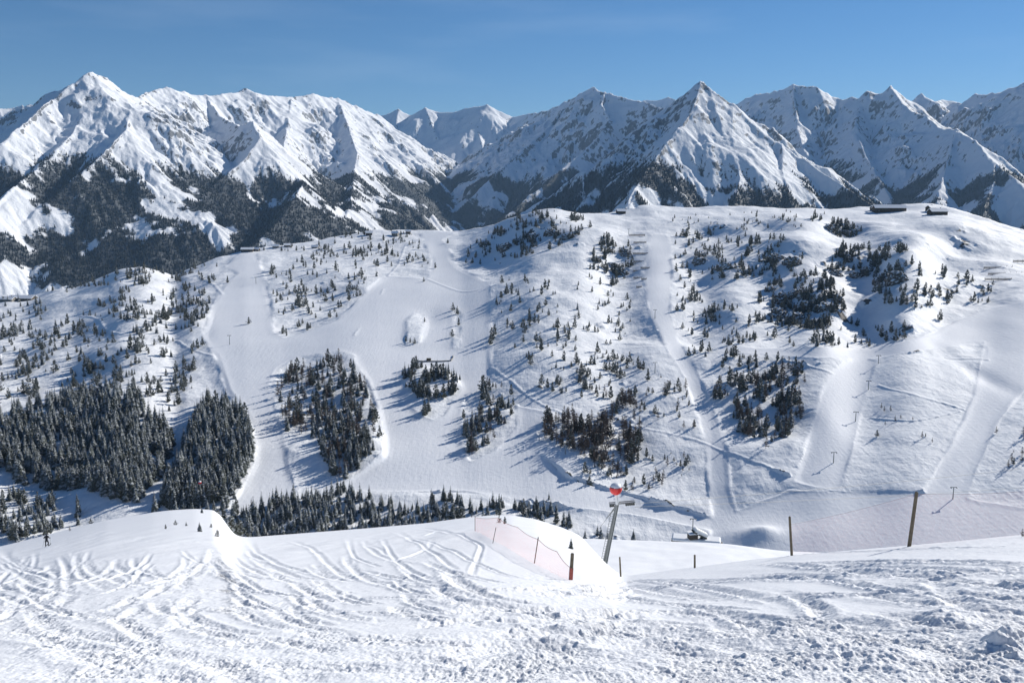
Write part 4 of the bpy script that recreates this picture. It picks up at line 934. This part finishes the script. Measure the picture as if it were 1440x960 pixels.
# skier below the left crest
M_JKT = plain('dark_ski_clothing', (.02, .022, .028), .8); M_TRS = plain('grey_ski_trousers', (.06, .065, .075), .8); M_SKIN = plain('skin', (.45, .29, .22), .6)
p = ground(66, 767.5)[0]; o = root('person', tuple(p), 'person in dark ski clothes skiing away at the left crest', 'person', None, .15)
bm = bmesh.new(); ly = bm.verts.layers.skin.verify()
J = {'pel': ((0, 0, .82), .15), 'chest': ((0, .14, 1.22), .175), 'neck': ((0, .17, 1.42), .07), 'head': ((0, .2, 1.58), .105), 'crown': ((0, .2, 1.68), .07)}
for s, n_ in ((-1, 'l'), (1, 'r')):
    J['hip' + n_] = ((s * .12, 0, .78), .12); J['knee' + n_] = ((s * .17, .14, .47), .075); J['ank' + n_] = ((s * .17, -.02, .12), .06); J['toe' + n_] = ((s * .17, .16, .07), .05)
    J['sh' + n_] = ((s * .2, .14, 1.34), .075); J['elb' + n_] = ((s * .34, .08, 1.10), .055); J['wri' + n_] = ((s * .34, .34, 1.02), .042); J['han' + n_] = ((s * .34, .43, 1.02), .045)
vv = {}
for kx, (c, r) in J.items(): vv[kx] = bm.verts.new(c); vv[kx][ly].radius = (r, r)
E_ = [('pel', 'chest'), ('chest', 'neck'), ('neck', 'head'), ('head', 'crown')]
for n_ in 'lr': E_ += [('pel', 'hip' + n_), ('hip' + n_, 'knee' + n_), ('knee' + n_, 'ank' + n_), ('ank' + n_, 'toe' + n_), ('chest', 'sh' + n_), ('sh' + n_, 'elb' + n_), ('elb' + n_, 'wri' + n_), ('wri' + n_, 'han' + n_)]
for a, b_ in E_: bm.edges.new((vv[a], vv[b_]))
vv['pel'][ly].use_root = True
m_ = bpy.data.meshes.new('body'); bm.to_mesh(m_); bm.free(); m_.materials.append(M_JKT)
bo = link('body', m_, o); bo.modifiers.new('skin', 'SKIN'); bo.modifiers.new('sub', 'SUBSURF').render_levels = 2
bm = bmesh.new(); bmesh.ops.create_uvsphere(bm, u_segments=14, v_segments=10, radius=.135, matrix=Matrix.Translation((0, .2, 1.63))); m_ = bpy.data.meshes.new('helmet'); bm.to_mesh(m_); bm.free(); m_.materials.append(M_TRS); link('helmet', m_, o)
sk_ = MB()
T = root('ski_pair', tuple(p), 'narrow dark skis under the person at the left crest', 'skis', None, .15)
for s in (-.17, .17): MB().box((s, .1, .02), (.09, 1.7, .03)).build('ski', M_DARK, T)
T = root('ski_poles', tuple(p), 'thin ski poles held by the person at the left crest', 'ski poles', None, .15)
for s in (-1, 1): MB().tube((s * .34, .45, 1.06), (s * .45, -.2, .05), .014, n=5).build('pole_shaft', M_GALV, T)

# ---- saplings and bushes on the near slope
def sapling(kd, px, py, h, label, group=None, v=0):
    H0, mats, vs = KIND[kd]; p = ground(px, py)[0]; h = h * p[1] / F; s = h / H0; vv_ = vs[v % len(vs)]
    o = link('sapling' if kd != L_ else 'bush', vv_[3], None, label=label, category='young tree' if kd != L_ else 'bush')
    if group: o['group'] = group
    o.location = p; o.scale = (s * 1.25, s * 1.25, s); o.rotation_euler = (0, 0, v * 1.3); link('crown' if kd != L_ else 'twigs', vv_[2], o)
for a in [(P_, 233, 743, 7, 'small dark sapling at the left of the snow mound'), (P_, 247, 738, 8, 'second small sapling left of the bare mound top'), (S, 262, 739, 7, 'thin pale sapling in the middle of the snow mound'), (S, 281, 747, 15, 'tallest young spruce on the front of the snow mound'), (P_, 297, 741, 6, 'tiny sapling between the tallest spruce and the mound edge'), (P_, 306, 754, 11, 'bushy young pine at the right foot of the snow mound'), (S, 284, 721, 9, 'young spruce right on top of the snow mound'),
          (S, 803, 771, 18, 'frosted little pine on the right flank of the smooth knoll'), (L_, 702, 736, 15, 'brown frosty bush on top of the knoll behind the net'), (P_, 710, 736, 11, 'small green brown shrub right of the brown bush on the knoll'), (P_, 128, 735, 9, 'dark shrub on the rim left of the snow mound'), (L_, 98, 747, 9, 'reddish brown bush on the rim near the skier'), (L_, 1437, 755, 14, 'low brown tuft at the right end of the slope edge')]: sapling(*a, v=random.randint(0, 3))

for px, yb, dd, h, label in [(317, 760, 8, 6.0, 'dark bushy pine half hidden by the right edge of the snow mound'), (327, 764, 16, 7.5, 'tallest dark pine in the dip right of the snow mound'), (339, 764, 22, 6.5, 'dark pine behind the slope edge right of the tallest one'), (307, 748, 18, 6.0, 'pine top rising just behind the mound crest')]:
    H0, mats, vs = KIND[P_]; v_ = vs[px % 4]; s = h / H0
    o = link('pine_tree', v_[3], None, label=label, category='tree', group='dark pines behind the snow mound'); o.location = world(px, yb, 200. + dd); o.scale = (s * 1.3, s * 1.3, s); link('crown', v_[2], o)

# ---- rock outcrops on the shaded crags
k = N('crag_rock'); geo = k.n.new('ShaderNodeNewGeometry'); sx = k.n.new('ShaderNodeSeparateXYZ'); k.l.new(geo.outputs['Normal'], sx.inputs[0])
mq = k.n.new('ShaderNodeMapping'); mq.inputs['Scale'].default_value = (1, 1, 2.6); k.l.new(k.pos(), mq.inputs[0])
nr_ = k.noise(.35, 6, .65, mq.outputs[0]); nb_ = k.noise(1.4, 4)
sm_ = k.ramp(k.math('ADD', sx.outputs[2], k.math('MULTIPLY', k.math('SUBTRACT', nb_, .5), 1.1)), .42, .56)
k.color(k.mix(sm_, k.mix(k.ramp(nr_, .35, .65), (.05, .047, .043), (.21, .19, .17)), (.82, .845, .87))); k.rough(.85); k.bump(nr_, .8, .7)
rocks = []
for q in range(5):
    bm = bmesh.new(); bmesh.ops.create_icosphere(bm, subdivisions=4, radius=1)
    co = np.array([v.co[:] for v in bm.verts]); a = co[:, 0] * 1.6 + q * 9; b_ = co[:, 1] * 1.6 + co[:, 2] * 1.1
    d = 1 + .34 * (ridged(a, b_ * 1.2, 4, 800 + q) - .9) + .12 * fbm(a * 3, co[:, 2] * 5, 2, 820 + q)
    d = d + .10 * np.round(co[:, 2] * 4) / 4
    for v, c_, dd in zip(bm.verts, co, d): v.co = Vector(c_ * dd)
    m_ = bpy.data.meshes.new('rock_outcrop'); bm.to_mesh(m_); bm.free(); m_.materials.append(k.m); rocks.append(m_)
for gi_, (lab, spots) in enumerate([('jagged dark rock outcrop among the pines of the big broken crag', [(1085,412),(1100,428),(1118,418),(1132,440),(1150,455),(1160,438),(1172,425),(1120,455),(1095,450)]),
      ('dark rock step with snow caps on the long shaded crag', [(1175,388),(1205,395),(1222,388),(1262,405),(1238,400),(1190,372)]), ('small dark rock showing through snow on the upper shaded slope', [(985,372),(1020,380),(1050,385),(1092,368),(1115,372),(1165,326),(1190,328),(1205,326)]),
      ('rock outcrop on the dark knob at the top of the centre run', [(728,342),(752,335),(775,330),(800,334),(712,352)]), ('rock outcrop on the shaded spur beside the snow fences', [(862,372),(874,384),(880,358)])]):
    for q, (x, y) in enumerate(spots):
        p = hill(x, y)[0]; w_ = random.uniform(6, 11)
        o = link('rock_outcrop', rocks[(q + gi_) % 5], None, label=lab, category='rock', group=lab + 's'); o.location = (p[0], p[1] + w_ * .35, p[2] - 1.)
        o.scale = (w_, w_ * .75, w_ * random.uniform(.6, 1.0)); o.rotation_euler = (random.uniform(-.2, .2), random.uniform(-.3, .3), random.uniform(-.5, .5)); rocks[0].polygons.foreach_set('use_smooth', [False] * len(rocks[0].polygons))
# ---------------------------------------------------------------- light, sky, air
SUN_AZ, SUN_EL = 51.0, 27.5      # degrees to the right of the view, above the horizon
sd = Vector((math.sin(R(SUN_AZ)) * math.cos(R(SUN_EL)), math.cos(R(SUN_AZ)) * math.cos(R(SUN_EL)), math.sin(R(SUN_EL))))
sl = bpy.data.lights.new('sun', 'SUN'); sl.energy = 4.2; sl.angle = R(.53); sl.color = (1, .95, .87)
so = bpy.data.objects.new('sun', sl); COL.objects.link(so); so.rotation_euler = (-sd).to_track_quat('-Z', 'Y').to_euler()
so.location = (0, 0, 3000)
w = bpy.data.worlds.new('World'); sc.world = w; w.use_nodes = True
nt = w.node_tree; bg = nt.nodes['Background']
sk = nt.nodes.new('ShaderNodeTexSky'); sk.sky_type = 'NISHITA'; sk.sun_disc = False
sk.sun_elevation = R(SUN_EL); sk.sun_rotation = R(SUN_AZ); sk.altitude = 2000; sk.air_density = 1.0; sk.dust_density = .1; sk.ozone_density = 5.0
hsv = nt.nodes.new('ShaderNodeHueSaturation'); hsv.inputs['Saturation'].default_value = 1.15; nt.links.new(sk.outputs[0], hsv.inputs['Color']); 
tcw = nt.nodes.new('ShaderNodeTexCoord'); mpw = nt.nodes.new('ShaderNodeMapping'); mpw.inputs['Scale'].default_value = (2.2, 1, 14); mpw.inputs['Rotation'].default_value = (0, .12, 0); nt.links.new(tcw.outputs['Generated'], mpw.inputs[0])
nw_ = nt.nodes.new('ShaderNodeTexNoise'); nw_.inputs['Scale'].default_value = 1.6; nw_.inputs['Detail'].default_value = 6; nt.links.new(mpw.outputs[0], nw_.inputs['Vector'])
mr = nt.nodes.new('ShaderNodeMapRange'); mr.inputs[1].default_value = .52; mr.inputs[2].default_value = .85; mr.inputs[4].default_value = .10; nt.links.new(nw_.outputs['Fac'], mr.inputs[0])
mxw = nt.nodes.new('ShaderNodeMix'); mxw.data_type = 'RGBA'; nt.links.new(mr.outputs[0], mxw.inputs[0]); nt.links.new(hsv.outputs[0], mxw.inputs[6]); mxw.inputs[7].default_value = (11, 12.5, 14, 1); nt.links.new(mxw.outputs[2], bg.inputs[0]); bg.inputs[1].default_value = .063
sc.view_settings.view_transform = 'Standard'; sc.view_settings.look = 'None'; sc.view_settings.exposure = .46; sc.view_settings.gamma = 1
sc.view_settings.use_curve_mapping = False
HAZE = 2.3e-5
if HAZE:
    hz = bpy.data.materials.new('haze'); hz.use_nodes = True
    for n_ in list(hz.node_tree.nodes):
        if n_.type != 'OUTPUT_MATERIAL': hz.node_tree.nodes.remove(n_)
    pv = hz.node_tree.nodes.new('ShaderNodeVolumePrincipled'); pv.inputs['Color'].default_value = (.42, .68, 1, 1)
    pv.inputs['Density'].default_value = HAZE; pv.inputs['Anisotropy'].default_value = .0
    hz.node_tree.links.new(pv.outputs[0], hz.node_tree.nodes['Material Output'].inputs['Volume'])
    hb = MB().box((0, 7800, 0), (24000, 16400, 3400)); ho = hb.build('haze', hz, kind='stuff', label='thin blue mountain haze in the valley air', category='haze')
sc.cycles.use_denoising = True
sc.cycles.max_bounces = 4; sc.cycles.diffuse_bounces = 2; sc.cycles.transparent_max_bounces = 8; sc.cycles.volume_bounces = 0
